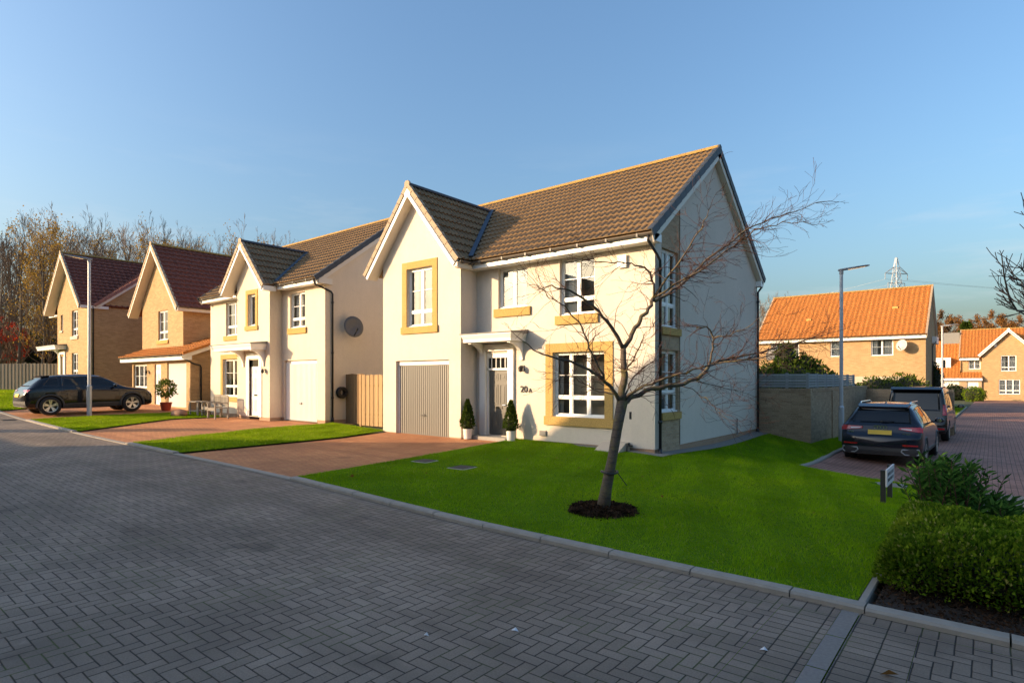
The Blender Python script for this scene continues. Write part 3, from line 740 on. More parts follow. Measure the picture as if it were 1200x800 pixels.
def roof_x(root, x0, x1, y0, y1, ze, zr, tile, ridge='ridge_lichen', vergem='verge_dark', ov=.16, verges=(0, 1), seg=6, back=True, tw=.30):
    """pitched roof with its ridge along X; y0,y1 the eave lines, x0,x1 the gable walls"""
    ym = (y0 + y1) / 2; H = math.hypot(ym - y0, zr - ze); xa, xb = x0 - ov, x1 + ov
    m = MB()
    tile_plane(m, (xa, y0, ze), (1, 0, 0), (0, ym - y0, zr - ze), xb - xa, H, seg=seg, tw=tw)
    if back: tile_plane(m, (xb, y1, ze), (-1, 0, 0), (0, ym - y1, zr - ze), xb - xa, H, seg=seg, tw=tw)
    m.quad((xa, y0, ze - .03), (xb, y0, ze - .03), (xb, ym, zr - .03), (xa, ym, zr - .03)); m.quad((xa, y1, ze - .03), (xb, y1, ze - .03), (xb, ym, zr - .03), (xa, ym, zr - .03))
    ro = m.build('roof', tile, root)
    m = MB(); ridge_tiles(m, (xa, ym, zr + .03), (xb, ym, zr + .03)); m.build('ridge', M[ridge], ro)
    for e in verges:
        x = (xa, xb)[e]; s = (-1, 1)[e]
        m = MB(); b = MB()
        for ya in (y0, y1):
            dv = Vector((0, ym - ya, zr - ze)).normalized(); nn = Vector((0, -dv.z * (1 if ya < ym else -1), abs(dv.y)))
            p, q = Vector((x, ya, ze)) - dv * .06, Vector((x, ym, zr)) + dv * .03
            k = int((q - p).length / .34)
            for i in range(k):       # dry verge caps
                a_, b_ = p + (q - p) * (i / k), p + (q - p) * ((i + 1.04) / k)
                m.sbox(a_ - nn * .10, b_ - nn * .115, Vector((s * .03, 0, 0)), nn * .17)
                m.sbox(a_ + nn * .062, b_ + nn * .047, Vector((-s * .09, 0, 0)), nn * .012)
            b.sbox(p - nn * .24, q - nn * .24, Vector((-s * .025, 0, 0)), nn * .14)      # bargeboard
            b.sbox(p - nn * .24 + Vector((-s * .026, 0, 0)), q - nn * .24 + Vector((-s * .026, 0, 0)), Vector((-s * (ov - .03), 0, 0)), nn * .02)
        m.prism([(-.1, -.14), (.1, -.14), (.09, .06), (0, .10), (-.09, .06)], (x + s * .032, ym, zr), (0, 1, 0), (0, 0, 1), (-s * .06, 0, 0))
        b.prism([(-.2, -.24), (.2, -.24), (0, -.09)], (x - s * .001, ym, zr), (0, 1, 0), (0, 0, 1), (-s * .023, 0, 0))
        m.build('verge', M[vergem], ro); b.build('bargeboard', M['soffit'], ro)
    return ro

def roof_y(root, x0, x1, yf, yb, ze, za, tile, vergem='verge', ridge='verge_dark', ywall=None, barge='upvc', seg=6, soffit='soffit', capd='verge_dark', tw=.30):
    """steep front gable roof with its ridge along Y; x0,x1 the eave lines, yf the front edge"""
    xm = (x0 + x1) / 2; H = math.hypot(xm - x0, za - ze); m = MB()
    tile_plane(m, (x1, yf, ze), (0, 1, 0), (xm - x1, 0, za - ze), yb - yf, H, seg=seg, tw=tw)
    tile_plane(m, (x0, yb, ze), (0, -1, 0), (xm - x0, 0, za - ze), yb - yf, H, seg=seg, tw=tw)
    m.quad((x1, yf, ze - .03), (x1, yb, ze - .03), (xm, yb, za - .03), (xm, yf, za - .03)); m.quad((x0, yf, ze - .03), (x0, yb, ze - .03), (xm, yb, za - .03), (xm, yf, za - .03))
    ro = m.build('roof', tile, root)
    m = MB(); ridge_tiles(m, (xm, yf - .03, za + .03), (xm, yb, za + .03)); m.build('ridge', M[ridge], ro)
    v, b, s, dk = MB(), MB(), MB(), MB()
    for xa in (x0, x1):
        sg = 1 if xa > xm else -1
        d = Vector((xm - xa, 0, za - ze)).normalized(); nn = Vector((sg * d.z, 0, abs(d.x)))
        p, q = Vector((xa, yf, ze)) - d * .05, Vector((xm, yf, za)) + d * .0
        k = int((q - p).length / .30)
        for i in range(k):
            a_, b_ = p + (q - p) * (i / k), p + (q - p) * ((i + 1.05) / k)
            v.sbox(a_ - nn * .05, b_ - nn * .062, Vector((0, -.03, 0)), nn * .125)
            v.sbox(a_ + nn * .060, b_ + nn * .048, Vector((0, .09, 0)), nn * .014)
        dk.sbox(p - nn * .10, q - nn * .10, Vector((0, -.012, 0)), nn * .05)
        q2 = Vector((xm, yf, za)) + d * .0
        b.sbox(p - nn * .20, q2 - nn * .20, Vector((0, -.022, 0)), nn * .09)
        yw = (ywall if ywall is not None else yf + .3)
        s.sbox(p - nn * .20 + Vector((0, .002, 0)), q - nn * .20 + Vector((0, .002, 0)), Vector((0, yw - yf + .05, 0)), nn * .02)
    v.prism([(-.10, -.06), (.10, -.06), (.10, .08), (.05, .13), (-.05, .13), (-.10, .08)], (xm, yf - .032, za), (1, 0, 0), (0, 0, 1), (0, .06, 0))
    b.prism([(-.12, -.30), (.12, -.30), (.10, -.06), (-.10, -.06)], (xm, yf - .024, za), (1, 0, 0), (0, 0, 1), (0, .02, 0))
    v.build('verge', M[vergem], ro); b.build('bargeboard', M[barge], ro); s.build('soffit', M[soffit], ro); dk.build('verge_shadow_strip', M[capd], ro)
    return ro

def door_panelled(root, p0, u, o, rec, mat, glaze_top=False, plate=True, name='front_door', leafz=None):
    u = Vector((u[0], u[1], 0)); p = Vector((p0[0], p0[1], 0)); inn = Vector((-u.y, u.x, 0)); Z = Vector((0, 0, 1))
    a0, a1, z0, z1 = o; w, h = a1 - a0, z1 - z0
    P = lambda a, z, d: p + u * a + Z * z + inn * d
    m = MB(); m.sbox(P(a0, z0, rec), P(a1, z0, rec), inn * .05, Z * h)
    for c0, c1 in ((.14, .45), (.55, .86)):
        for r0, r1 in ((.07, .34), (.46, .78), (.84, .95)):
            x0, x1, y0, y1 = a0 + c0 * w, a0 + c1 * w, z0 + r0 * h, z0 + r1 * h; t = .022
            m.sbox(P(x0, y0, rec - .012), P(x1, y0, rec - .012), inn * .011, Z * t); m.sbox(P(x0, y1 - t, rec - .012), P(x1, y1 - t, rec - .012), inn * .011, Z * t)
            m.sbox(P(x0, y0 + t, rec - .012), P(x0 + t, y0 + t, rec - .012), inn * .011, Z * (y1 - y0 - 2 * t)); m.sbox(P(x1 - t, y0 + t, rec - .012), P(x1, y0 + t, rec - .012), inn * .011, Z * (y1 - y0 - 2 * t))
            m.sbox(P(x0 + .06, y0 + .06, rec - .008), P(x1 - .06, y0 + .06, rec - .008), inn * .0075, Z * (y1 - y0 - .12))
    d = m.build(name, mat, root)
    m = MB()
    if plate: m.sbox(P(a0 + .33 * w, z0 + .40 * h, rec - .014), P(a0 + .67 * w, z0 + .40 * h, rec - .014), inn * .012, Z * .06); m.build('letter_plate', M['chrome'], d)
    m = MB(); m.tube([P(a1 - .08, z0 + .46 * h, rec - .05), P(a1 - .2, z0 + .46 * h, rec - .05)], .011, 8); m.tube([P(a1 - .08, z0 + .46 * h, rec - .05), P(a1 - .08, z0 + .46 * h, rec)], .011, 8)
    m.build('handle', M['chrome'], d)
    return d
def garage_door(root, p0, u, o, rec, mat, ribs=22, handle='iron'):
    u = Vector((u[0], u[1], 0)); p = Vector((p0[0], p0[1], 0)); inn = Vector((-u.y, u.x, 0)); Z = Vector((0, 0, 1))
    a0, a1, z0, z1 = o; P = lambda a, z, d: p + u * a + Z * z + inn * d
    m = MB(); m.sbox(P(a0, z0, rec), P(a1, z0, rec), inn * .03, Z * (z1 - z0))
    s = (a1 - a0 - .08) / ribs
    for i in range(ribs):
        a = a0 + .04 + i * s
        vs = [P(a, z0 + .02, rec - .001), P(a + s * .2, z0 + .02, rec - .02), P(a + s * .62, z0 + .02, rec - .02), P(a + s * .82, z0 + .02, rec - .001)]
        vs += [q + Z * (z1 - z0 - .04) for q in vs]
        m.add(vs, [(0, 1, 5, 4), (1, 2, 6, 5), (2, 3, 7, 6), (4, 5, 6, 7), (3, 2, 1, 0)])
    d = m.build('garage_door', mat, root)
    m = MB(); c = (a0 + a1) / 2; z = z0 + (z1 - z0) * .29
    m.sbox(P(c - .10, z, rec - .055), P(c + .10, z, rec - .055), inn * .02, Z * .03); m.tube([P(c, z + .015, rec - .04), P(c, z + .015, rec)], .02, 8); m.tube([P(c, z + .015, rec - .022), P(c, z + .015, rec - .018)], .05, 10)
    m.build('handle', M[handle], d)
    return d
# ------------------------------------------------------------------ the white house in front
def text_mesh(body, size, ext, name, mat, parent, loc, rot, kid=True):
    cu = bpy.data.curves.new(name, 'FONT'); cu.body = body; cu.size = size; cu.extrude = ext
    t = bpy.data.objects.new(name, cu); COL.objects.link(t)
    dg = bpy.context.evaluated_depsgraph_get(); me = bpy.data.meshes.new_from_object(t.evaluated_get(dg))
    bpy.data.objects.remove(t)
    me.transform(Matrix.Translation(loc) @ rot)
    me.materials.clear(); me.materials.append(mat)
    o = ORG[parent.name]; me.transform(Matrix.Translation((-o[0], -o[1], -o[2])))
    ob = bpy.data.objects.new(name, me); COL.objects.link(ob); ob.parent = parent; ORG[ob.name] = o
    return ob
FACE_S = Matrix.Rotation(R(90), 4, 'X')          # lettering on a wall that faces -Y
def eaves(root, x0, x1, y, yw, z, ret=None, h=.16, brk=.9, gut='gutter'):
    m = MB(); m.box(x0, x1, y, y + .022, z - h, z + .015); m.box(x0, x1, y + .023, yw, z - h, z - h + .015)
    for a, b in ((x0, x0 + .02), (x1 - .02, x1)): m.box(a, b, y + .0235, yw, z - h + .016, z + .015)
    f = m.build('fascia', M['upvc'], root)
    m = MB(); gutter(m, (x0 - .02, y - .06, z + .01), (x1 + .02, y - .06, z + .01), brackets=brk); m.build('gutter', M[gut], root)
    return f
def bracket(mb, x, w, yw, yf, z0, z1):
    n = 9; pts = [(yw, z0), (yw - .05, z0)]
    for i in range(n):
        t = i / (n - 1) * math.pi / 2
        pts.append((yw - .05 - (yw - .05 - yf) * (1 - math.cos(t)), z0 + .02 + (z1 - z0 - .06) * math.sin(t)))
    pts += [(yf, z1), (yw, z1)]
    mb.prism(pts, (x, 0, 0), (0, 1, 0), (0, 0, 1), (w, 0, 0))
def canopy(root, x0, x1, yf, yw, z0, z1, brk, bz):
    m = MB(); h = z1 - z0
    m.box(x0 + .05, x1 - .05, yf + .05, yw, z0, z0 + h * .3)
    m.add([(x0 + .05, yf + .05, z0 + h * .3), (x1 - .05, yf + .05, z0 + h * .3), (x1, yf, z0 + h * .75), (x0, yf, z0 + h * .75), (x0 + .05, yw, z0 + h * .3), (x1 - .05, yw, z0 + h * .3), (x1, yw, z0 + h * .75), (x0, yw, z0 + h * .75)],
          [(0, 1, 2, 3), (1, 5, 6, 2), (4, 0, 3, 7), (3, 2, 6, 7), (0, 4, 5, 1)])
    m.box(x0, x1, yf, yw, z0 + h * .751, z1 - .03)
    c = m.build('canopy', M['white_paint'], root)
    m = MB(); m.box(x0 - .03, x1 + .03, yf - .03, yw, z1 - .028, z1 - .005)
    m.add([(x0 - .03, yf - .03, z1 - .004), (x1 + .03, yf - .03, z1 - .004), (x1 + .03, yw, z1 + .07), (x0 - .03, yw, z1 + .07), (x0 - .03, yw, z1 - .004), (x1 + .03, yw, z1 - .004)], [(0, 1, 2, 3), (0, 3, 4), (1, 5, 2)])
    m.build('lead_top', M['lead_grey'], c)
    for b in brk:
        m = MB(); bracket(m, b, .1, yw, yf + .12, bz, z0 - .002); m.build('bracket', M['white_paint'], c)
    return c
def wall_lamp(root, x, y, z):
    m = MB(); m.box(x - .035, x + .035, y - .02, y, z - .1, z + .06); m.tube([(x, y - .02, z), (x, y - .08, z + .05), (x, y - .13, z + .03)], .01, 6)
    m.lathe([(.0, z - .12), (.05, z - .10), (.06, z + .0), (.02, z + .05), (0, z + .06)], (x, y - .13, 0), 'z', 10)
    return m.build('wall_lamp', M['black'], root)

A = thing('white_house', 'cream rendered two-storey house with grey garage door behind the leaning bare tree', 'house', (-10.1, 15.8, .15))
m = MB()
fo = [(2.59, 4.08, .93, 2.53), (.78, 1.77, 3.75, 4.84), (2.79, 3.80, 3.43, 4.86), (.35, 1.15, .34, 2.57)]
wall(m, (-11.17, 12.2), (1, 0), 5.35, .29, 5.27, fo, .12)
go = [(.60, 2.84, .18, 2.40), (1.10, 2.19, 3.38, 5.07)]
wall(m, (-14.46, 11.55), (1, 0), 3.29, .27, [(0, 5.52), (1.47, 7.26), (3.29, 5.08)], go, .14)
wall(m, (-11.17, 11.55), (0, 1), .65, .27, 5.08)
wall(m, (-14.46, 19.55), (0, -1), 8.0, .27, [(0, 5.0), (3.8, 7.88), (7.35, 5.25), (7.36, 5.5), (8.0, 5.5)])
wall(m, (-5.82, 12.2), (0, 1), .33, .29, [(0, 5.27), (.33, 5.5)], (), .1)
tz = lambda y: 5.05 + (min(y - 11.75, 19.75 - y)) * .7425 - .12
wall(m, (-5.82, 13.57), (0, 1), 5.98, .29, [(0, tz(13.57)), (15.75 - 13.57, tz(15.75)), (5.98, tz(19.55))])
wall(m, (-5.82, 19.55), (-1, 0), 8.64, .27, 5.0)
m.build('wall', M['render'], A)
m = MB()
po = [(.05, .97, 1.09, 2.53), (.05, .97, 3.05, 4.86)]
wall(m, (-5.835, 12.53), (0, 1), 1.04, -.1, [(0, tz(12.53)), (1.04, tz(13.57))], po, .09)
pan = m.build('brick_panel', M['brick_panel'], A)
m = MB()
for p, u, L in (((-11.17, 12.215), (1, 0), 5.335), ((-5.835, 12.215), (0, 1), .315), ((-5.835, 13.57), (0, 1), 5.965), ((-11.185, 11.565), (0, 1), .65), ((-14.445, 19.5), (0, -1), 7.935)):
    wall(m, p, u, L, -.35, .30)
wall(m, (-14.445, 11.565), (1, 0), .583, -.3, .28); wall(m, (-11.62, 11.565), (1, 0), .435, -.3, .28)
m.build('plinth', M['brick_base'], A)
window(A, (-11.17, 12.2), (1, 0), fo[0], .10, cols=(.32, .66), low=.30, surround=.22, curtain=((0.02, .10), (.92, .99)))
window(A, (-11.17, 12.2), (1, 0), fo[1], .10, cols=(.5,), low=0, bars=0, sill=(.12, 3.53, 3.748), curtain=((0.0, 1.0),), blind=True)
window(A, (-11.17, 12.2), (1, 0), fo[2], .10, cols=(.5,), low=.28, sill=(.11, 3.21, 3.428), curtain=((0.02, .46), (.86, .98)))
window(A, (-14.46, 11.55), (1, 0), go[1], .10, cols=(.52,), low=.26, surround=.2, curtain=((0.02, .2), (.75, .98)))
window(A, (-5.835, 12.53), (0, 1), po[0], .08, cols=(.5,), low=.32, sill=(.06, .92, 1.088), curtain=((0.02, .25),))
window(A, (-5.835, 12.53), (0, 1), po[1], .08, cols=(.5,), low=.30, sill=(.06, 2.88, 3.048), curtain=((0.02, .25),))
# front door in its white surround, with the glazed strip above
X0, X1 = -10.82, -10.02
m = MB(); m.box(X0 - .2, X0 - .001, 12.13, 12.26, .32, 2.62); m.box(X1 + .001, X1 + .2, 12.13, 12.26, .32, 2.62); m.box(X0 - .2, X1 + .2, 12.13, 12.26, 2.621, 2.80)
m.box(X0, X1, 12.22, 12.30, 2.10, 2.16); m.box(X0, X1, 12.22, 12.30, 2.44, 2.62); m.box(X0 - .001, X0 + .05, 12.22, 12.30, .34, 2.44); m.box(X1 - .05, X1 + .001, 12.22, 12.30, .34, 2.44)
for k in range(1, 5): m.box(X0 + .8 * k / 5 - .01, X0 + .8 * k / 5 + .01, 12.235, 12.27, 2.16, 2.44)
fr = m.build('door_frame', M['white_paint'], A)
m = MB(); m.quad((X0, 12.26, 2.16), (X1, 12.26, 2.16), (X1, 12.26, 2.44), (X0, 12.26, 2.44)); m.quad((X0, 12.4, 2.1), (X1, 12.4, 2.1), (X1, 12.4, 2.5), (X0, 12.4, 2.5)); m.build('fanlight', M['car_glass'], fr)
door_panelled(A, (X0, 12.2), (1, 0), (.05, .75, .36, 2.10), .07, M['door_grey'])
m = MB(); m.box(X0 - .25, X1 + .25, 11.75, 12.13, -.1, .33); m.build('doorstep', M['concrete'], A)
# garage
m = MB(); m.box(-13.86, -11.62, 11.64, 11.70, 2.27, 2.40); m.box(-13.86, -13.80, 11.645, 11.70, .18, 2.269); m.box(-11.68, -11.62, 11.645, 11.70, .18, 2.269)
m.build('garage_frame', M['white_paint'], A)
garage_door(A, (-14.46, 11.55), (1, 0), (.66, 2.78, .2, 2.268), .125, M['garage_grey'], 24)
m = MB(); m.box(-13.86, -11.62, 11.5, 11.72, -.2, .19); m.build('garage_threshold', M['concrete'], A)
# roofs
roof_x(A, -14.46, -5.82, 11.75, 19.75, 5.05, 8.02, M['tile_brown'], tw=.165)
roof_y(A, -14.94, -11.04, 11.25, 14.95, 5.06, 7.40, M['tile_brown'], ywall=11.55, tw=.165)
m = MB(); m.bar((-11.0, 11.76, 5.20), (-12.97, 14.9, 7.51), .13, .03); m.build('valley_flashing', M['lead'], A)
eaves(A, -11.02, -5.66, 11.85, 12.2, 5.02)
m = MB(); m.box(-11.16, -11.02, 11.26, 11.84, 4.86, 5.03); m.box(-11.169, -11.03, 11.29, 12.19, 4.84, 4.858); m.build('return_fascia', M['soffit'], A)
m = MB(); gutter(m, (-10.98, 11.3, 5.02), (-10.98, 11.85, 5.02), brackets=.4); m.build('bay_gutter', M['gutter'], A)
m = MB(); m.box(-5.95, -5.66, 19.4, 19.62, 4.78, 4.95); m.build('eave_end_box', M['upvc'], A)
downpipe(A, [(-5.78, 11.79, 4.98), (-5.78, 11.79, 4.86), (-5.755, 12.15, 4.62), (-5.755, 12.33, 4.5), (-5.755, 12.33, .10)], clips=(4.3, 2.6, .9))
downpipe(A, [(-5.70, 19.68, 4.95), (-5.70, 19.66, 4.80), (-5.755, 19.42, 4.6), (-5.755, 19.42, .10)], clips=(4.3, 2.6, .9))
canopy(A, -11.15, -9.40, 11.52, 12.198, 2.84, 3.08, (-9.62, -10.98), 2.36)
wall_lamp(A, -9.52, 12.2, 2.16)
text_mesh('20', .24, .012, 'house_number', M['iron'], A, (-9.62, 12.185, 1.52), FACE_S)
text_mesh('A', .15, .012, 'house_number', M['iron'], A, (-9.345, 12.185, 1.52), FACE_S)
m = MB(); m.box(-6.72, -6.5, 12.13, 12.198, 4.42, 4.7); m.build('alarm_box', M['upvc'], A)
m = MB(); m.box(-8.98, -8.78, 12.16, 12.198, .42, .55); m.build('air_vent', M['lead_grey'], A)
m = MB(); m.tube([(-5.77, 17.5, .25), (-5.77, 17.5, .72)], .02, 8); m.build('cable_cover', M['lead_grey'], A)
m = MB()
m.prism([(0, 0), (.62, 0), (.62, .14), (.20, .36), (0, .36)], (-7.05, 12.19, .05), (0, -1, 0), (0, 0, 1), (.62, 0, 0)); m.build('meter_box_cover', M['stone_pale'], A)
m = MB(); m.tube([(-6.38, 12.2, .34), (-6.38, 11.98, .36), (-6.38, 11.95, .24), (-6.42, 11.97, .12)], .02, 8); m.tube([(-6.38, 12.03, .36), (-6.38, 12.03, .42)], .03, 8); m.build('garden_tap', M['black'], A)

# ------------------------------------------------------------------ the second white house
B = thing('white_house', 'smaller cream house with white garage door and round dark dish on its side wall', 'house', (-22.8, 15.8, .3))
m = MB()
fl = [(1.2, 2.8, 1.11, 2.73), (1.45, 2.85, 3.72, 5.15)]
wall(m, (-27.3, 12.1), (1, 0), 3.5, .40, 5.55, fl, .1)
fr_ = [(.17, 2.38, .3, 2.57), (.58, 1.60, 3.78, 5.10)]
wall(m, (-21.25, 12.1), (1, 0), 2.88, .40, 5.6, fr_, .1)
fb = [(.9, 1.5, 3.95, 5.2), (1.0, 1.76, .42, 2.62)]
wall(m, (-23.8, 11.6), (1, 0), 2.55, .40, [(0, 5.85), (1.07, 7.08), (2.55, 5.42)], fb, .12)
wall(m, (-21.25, 11.6), (0, 1), .5, .40, 5.45); wall(m, (-23.8, 12.1), (0, -1), .5, .40, 5.8)
tb = lambda y: 5.42 + (min(y - 11.65, 19.75 - y)) * .7358 - .12
wall(m, (-18.37, 12.1), (0, 1), 7.3, .40, [(0, tb(12.1)), (3.6, tb(15.7)), (7.3, tb(19.4))])
wall(m, (-27.3, 19.4), (0, -1), 7.3, .40, [(0, tb(19.4)), (3.7, tb(15.7)), (7.3, tb(12.1))])
m.build('wall', M['render_tan'], B)
m = MB()
for p, u, L in (((-27.3, 12.11), (1, 0), 3.5), ((-21.25, 12.11), (1, 0), .17), ((-18.87, 12.11), (1, 0), .49), ((-18.38, 12.11), (0, 1), 7.2), ((-21.26, 11.61), (0, 1), .5), ((-23.8, 11.61), (1, 0), 1.0), ((-22.04, 11.61), (1, 0), .78)): wall(m, p, u, L, -.2, .405)
m.build('plinth', M['brick_base'], B)
window(B, (-27.3, 12.1), (1, 0), fl[0], .09, cols=(.5,), low=.28, surround=.2, curtain=((.03, .12),))
window(B, (-27.3, 12.1), (1, 0), fl[1], .09, cols=(.5,), low=.28, sill=(.12, 3.52, 3.718), curtain=((.03, .15), (.6, .97)))
window(B, (-21.25, 12.1), (1, 0), fr_[1], .09, cols=(.55,), low=.26, sill=(.12, 3.56, 3.778), curtain=((.03, .5), (.6, .97)))
window(B, (-23.8, 11.6), (1, 0), fb[0], .1, cols=(), low=0, bars=0, surround=.17, curtain=((0, 1),), blind=True)
m = MB(); x0, x1 = -22.8, -22.04
m.box(x0 - .22, x0, 11.57, 11.66, .4, 2.66); m.box(x1, x1 + .22, 11.57, 11.66, .4, 2.66); m.box(x0 - .22, x1 + .22, 11.57, 11.66, 2.661, 2.86)
m.build('door_frame', M['white_paint'], B)
d = door_panelled(B, (x0, 11.6), (1, 0), (.0, .76, .44, 2.36), .07, M['white_paint'])
m = MB(); m.box(x0, x1, 11.66, 11.70, 2.361, 2.62); m.build('fanlight', M['car_glass'], B)
m = MB(); m.box(-21.08, -18.87, 12.19, 12.21, 2.46, 2.57); m.build('garage_frame', M['white_paint'], B)
garage_door(B, (-21.25, 12.1), (1, 0), (.17, 2.38, .32, 2.459), .08, M['white_paint'], 26, 'chrome')
roof_x(B, -27.3, -18.37, 11.65, 19.75, 5.42, 8.40, M['tile_brown'], ov=.12, seg=5, tw=.165)
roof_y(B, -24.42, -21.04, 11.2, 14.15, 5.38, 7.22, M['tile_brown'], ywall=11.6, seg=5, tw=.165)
m = MB(); m.bar((-21.0, 11.7, 5.56), (-22.7, 14.1, 7.30), .13, .03); m.build('valley_flashing', M['lead'], B)
eaves(B, -21.0, -18.45, 11.75, 12.1, 5.40); eaves(B, -27.5, -24.2, 11.75, 12.1, 5.40)
m = MB(); m.box(-18.44, -18.22, 11.76, 12.3, 5.22, 5.42); m.build('eave_end_box', M['soffit'], B)
m = MB(); m.box(-21.24, -21.03, 11.22, 11.74, 5.18, 5.36); m.build('return_fascia', M['upvc'], B)
downpipe(B, [(-18.5, 11.69, 5.38), (-18.45, 11.75, 5.2), (-18.30, 12.3, 4.98), (-18.30, 12.36, 4.9), (-18.30, 12.36, .3)], clips=(4.6, 2.8, 1.2))
canopy(B, -24.75, -21.45, 10.95, 11.598, 2.98, 3.24, (-23.3, -21.72), 2.35)
wall_lamp(B, -21.55, 11.6, 2.2)

def sat_dish(name, label, c, r, ang, mat, group=None, stem=.35):
    """dish on an arm; c centre, ang the heading of its open side"""
    t = thing(name, label, 'satellite dish', c, group)
    d = Vector((math.sin(ang), -math.cos(ang), .25)).normalized(); c = Vector(c)
    s = d.cross(Vector((0, 0, 1))).normalized(); up = s.cross(d)
    m = MB(); n = 24; rr = [0, .35, .7, 1.0]; vs = []
    for k, q in enumerate(rr):
        for i in range(n):
            a = 2 * math.pi * i / n; vs.append(c + (s * math.cos(a) + up * math.sin(a) * 1.1) * r * q + d * (r * .22 * q * q))
    nb = len(vs)
    vs += [v - d * .015 for v in vs]
    fs = []
    for k in range(3):
        for i in range(n):
            j = (i + 1) % n; fs += [(k * n + i, k * n + j, (k + 1) * n + j, (k + 1) * n + i), (nb + k * n + i, nb + (k + 1) * n + i, nb + (k + 1) * n + j, nb + k * n + j)]
    for i in range(n): j = (i + 1) % n; fs.append((3 * n + i, 3 * n + j, nb + 3 * n + j, nb + 3 * n + i))
    m.add(vs, fs); m.build('reflector', M[mat], t, smooth=True)
    m = MB(); m.bar(c - up * r * .95, c - up * r * .6 + d * r * .95, .025, .025); m.tube([c - up * r * .6 + d * r * .92, c - up * r * .5 + d * r * 1.12], .035, 8); m.build('feed_arm', M['black'], t)
    m = MB(); m.tube([c - d * .02, c - d * stem * .6 - up * .05, c - d * stem - up * .12], .022, 8); m.build('wall_bracket', M['galv'], t)
    return t
sat_dish('satellite_dish', 'round dark satellite dish high on the shaded side wall of the smaller cream house', (-17.98, 13.0, 3.74), .36, R(75), 'dish_dark')
def hose_reel(label, c):
    t = thing('hose_reel', label, 'hose reel', c)
    m = MB()
    for x in (.02, .15): m.lathe([(.10, x), (.20, x), (.21, x + .012), (.20, x + .024), (.10, x + .024)], c, 'x', 20)
    m.build('drum', M['black'], t, smooth=False)
    m = MB()
    for k in range(5): m.tube([(c[0] + .055 + k * .022, c[1] + .15 * math.cos(a), c[2] + .15 * math.sin(a)) for a in np.linspace(0, 2 * math.pi, 17)], .012, 5, False)
    m.build('hose', M['iron'], t)
    return t
hose_reel('round black hose reel low on the cream wall beside the timber gate', (-18.36, 12.72, 1.38))

# ------------------------------------------------------------------ brick houses on the left
Ch = thing('brick_house', 'buff brick house with steep dark red gable and orange tiled porch over white garage', 'house', (-33.2, 16, .6))
m = MB(); co = [(2.2, 3.45, 3.9, 5.45)]
wall(m, (-36.5, 12.5), (1, 0), 5.3, .4, [(0, 6.2), (2.33, 8.8), (5.3, 5.35)], co, .1)
wall(m, (-31.2, 12.5), (0, 1), 8.5, .4, 5.38); wall(m, (-36.5, 21), (0, -1), 8.5, .4, 6.1)
lo = [(.15, 2.0, 1.0, 2.62), (2.97, 3.77, .62, 2.6), (4.5, 6.65, .56, 2.62)]
wall(m, (-35.27, 11.6), (1, 0), 7.07, .3, 2.95, lo, .1)
wall(m, (-28.2, 11.6), (0, 1), 5, .3, [(0, 2.95), (3.5, 4.25), (5, 4.25)]); wall(m, (-35.27, 12.5), (0, -1), .9, .4, 3.2)
m.build('wall', M['brick_buff'], Ch)
window(Ch, (-36.5, 12.5), (1, 0), co[0], .08, cols=(.5,), low=.28, sill=(.1, 3.7, 3.898), curtain=((.03, .2),), sillmat='stone')
window(Ch, (-35.27, 11.6), (1, 0), lo[0], .08, cols=(.33, .67), low=.28, curtain=((.03, .97),), blind=2)
door_panelled(Ch, (-35.27, 11.6), (1, 0), lo[1], .06, M['white_paint'])
garage_door(Ch, (-35.27, 11.6), (1, 0), lo[2], .08, M['white_paint'], 22)
roof_y(Ch, -37.4, -30.97, 12.1, 21.3, 5.42, 8.92, M['tile_red'], ywall=12.5, ridge='ridge_lichen', seg=5, barge='soffit', capd='verge_pink')
m = MB(); m.box(-31.2, -30.9, 12.12, 21.2, 5.22, 5.24); m.box(-30.9, -30.87, 12.12, 21.2, 5.22, 5.40); m.build('fascia', M['soffit'], Ch)
m = MB(); gutter(m, (-30.83, 12.15, 5.42), (-30.83, 21, 5.42)); m.build('gutter', M['gutter'], Ch)
m = MB(); sl = math.hypot(3.3, 1.25)
tile_plane(m, (-36.0, 11.2, 2.98), (1, 0, 0), (0, 3.3, 1.25), 8.0, sl, seg=5); m.quad((-36, 11.2, 2.95), (-28, 11.2, 2.95), (-28, 14.5, 4.2), (-36, 14.5, 4.2))
pr = m.build('porch_roof', M['tile_orange'], Ch)
m = MB(); m.bar((-27.97, 11.18, 3.02), (-27.97, 14.5, 4.28), .1, .12); m.build('porch_verge', M['tile_orange'], pr)
m = MB(); m.bar((-27.99, 11.2, 2.87), (-27.99, 14.5, 4.12), .04, .16); m.build('porch_bargeboard', M['soffit'], pr)
eaves(Ch, -35.95, -28.03, 11.25, 11.6, 2.96, h=.22)
downpipe(Ch, [(-28.1, 11.2, 2.95), (-28.08, 11.25, 2.8), (-28.13, 11.75, 2.55), (-28.13, 12.0, 2.5), (-28.13, 12.05, 2.4), (-28.13, 12.05, .5)], clips=(1.6,))
wall_lamp(Ch, -33.0, 11.6, 2.25)
hose_reel('dark hose reel on the brick side wall next to the drainpipe', (-28.19, 12.75, 1.75))

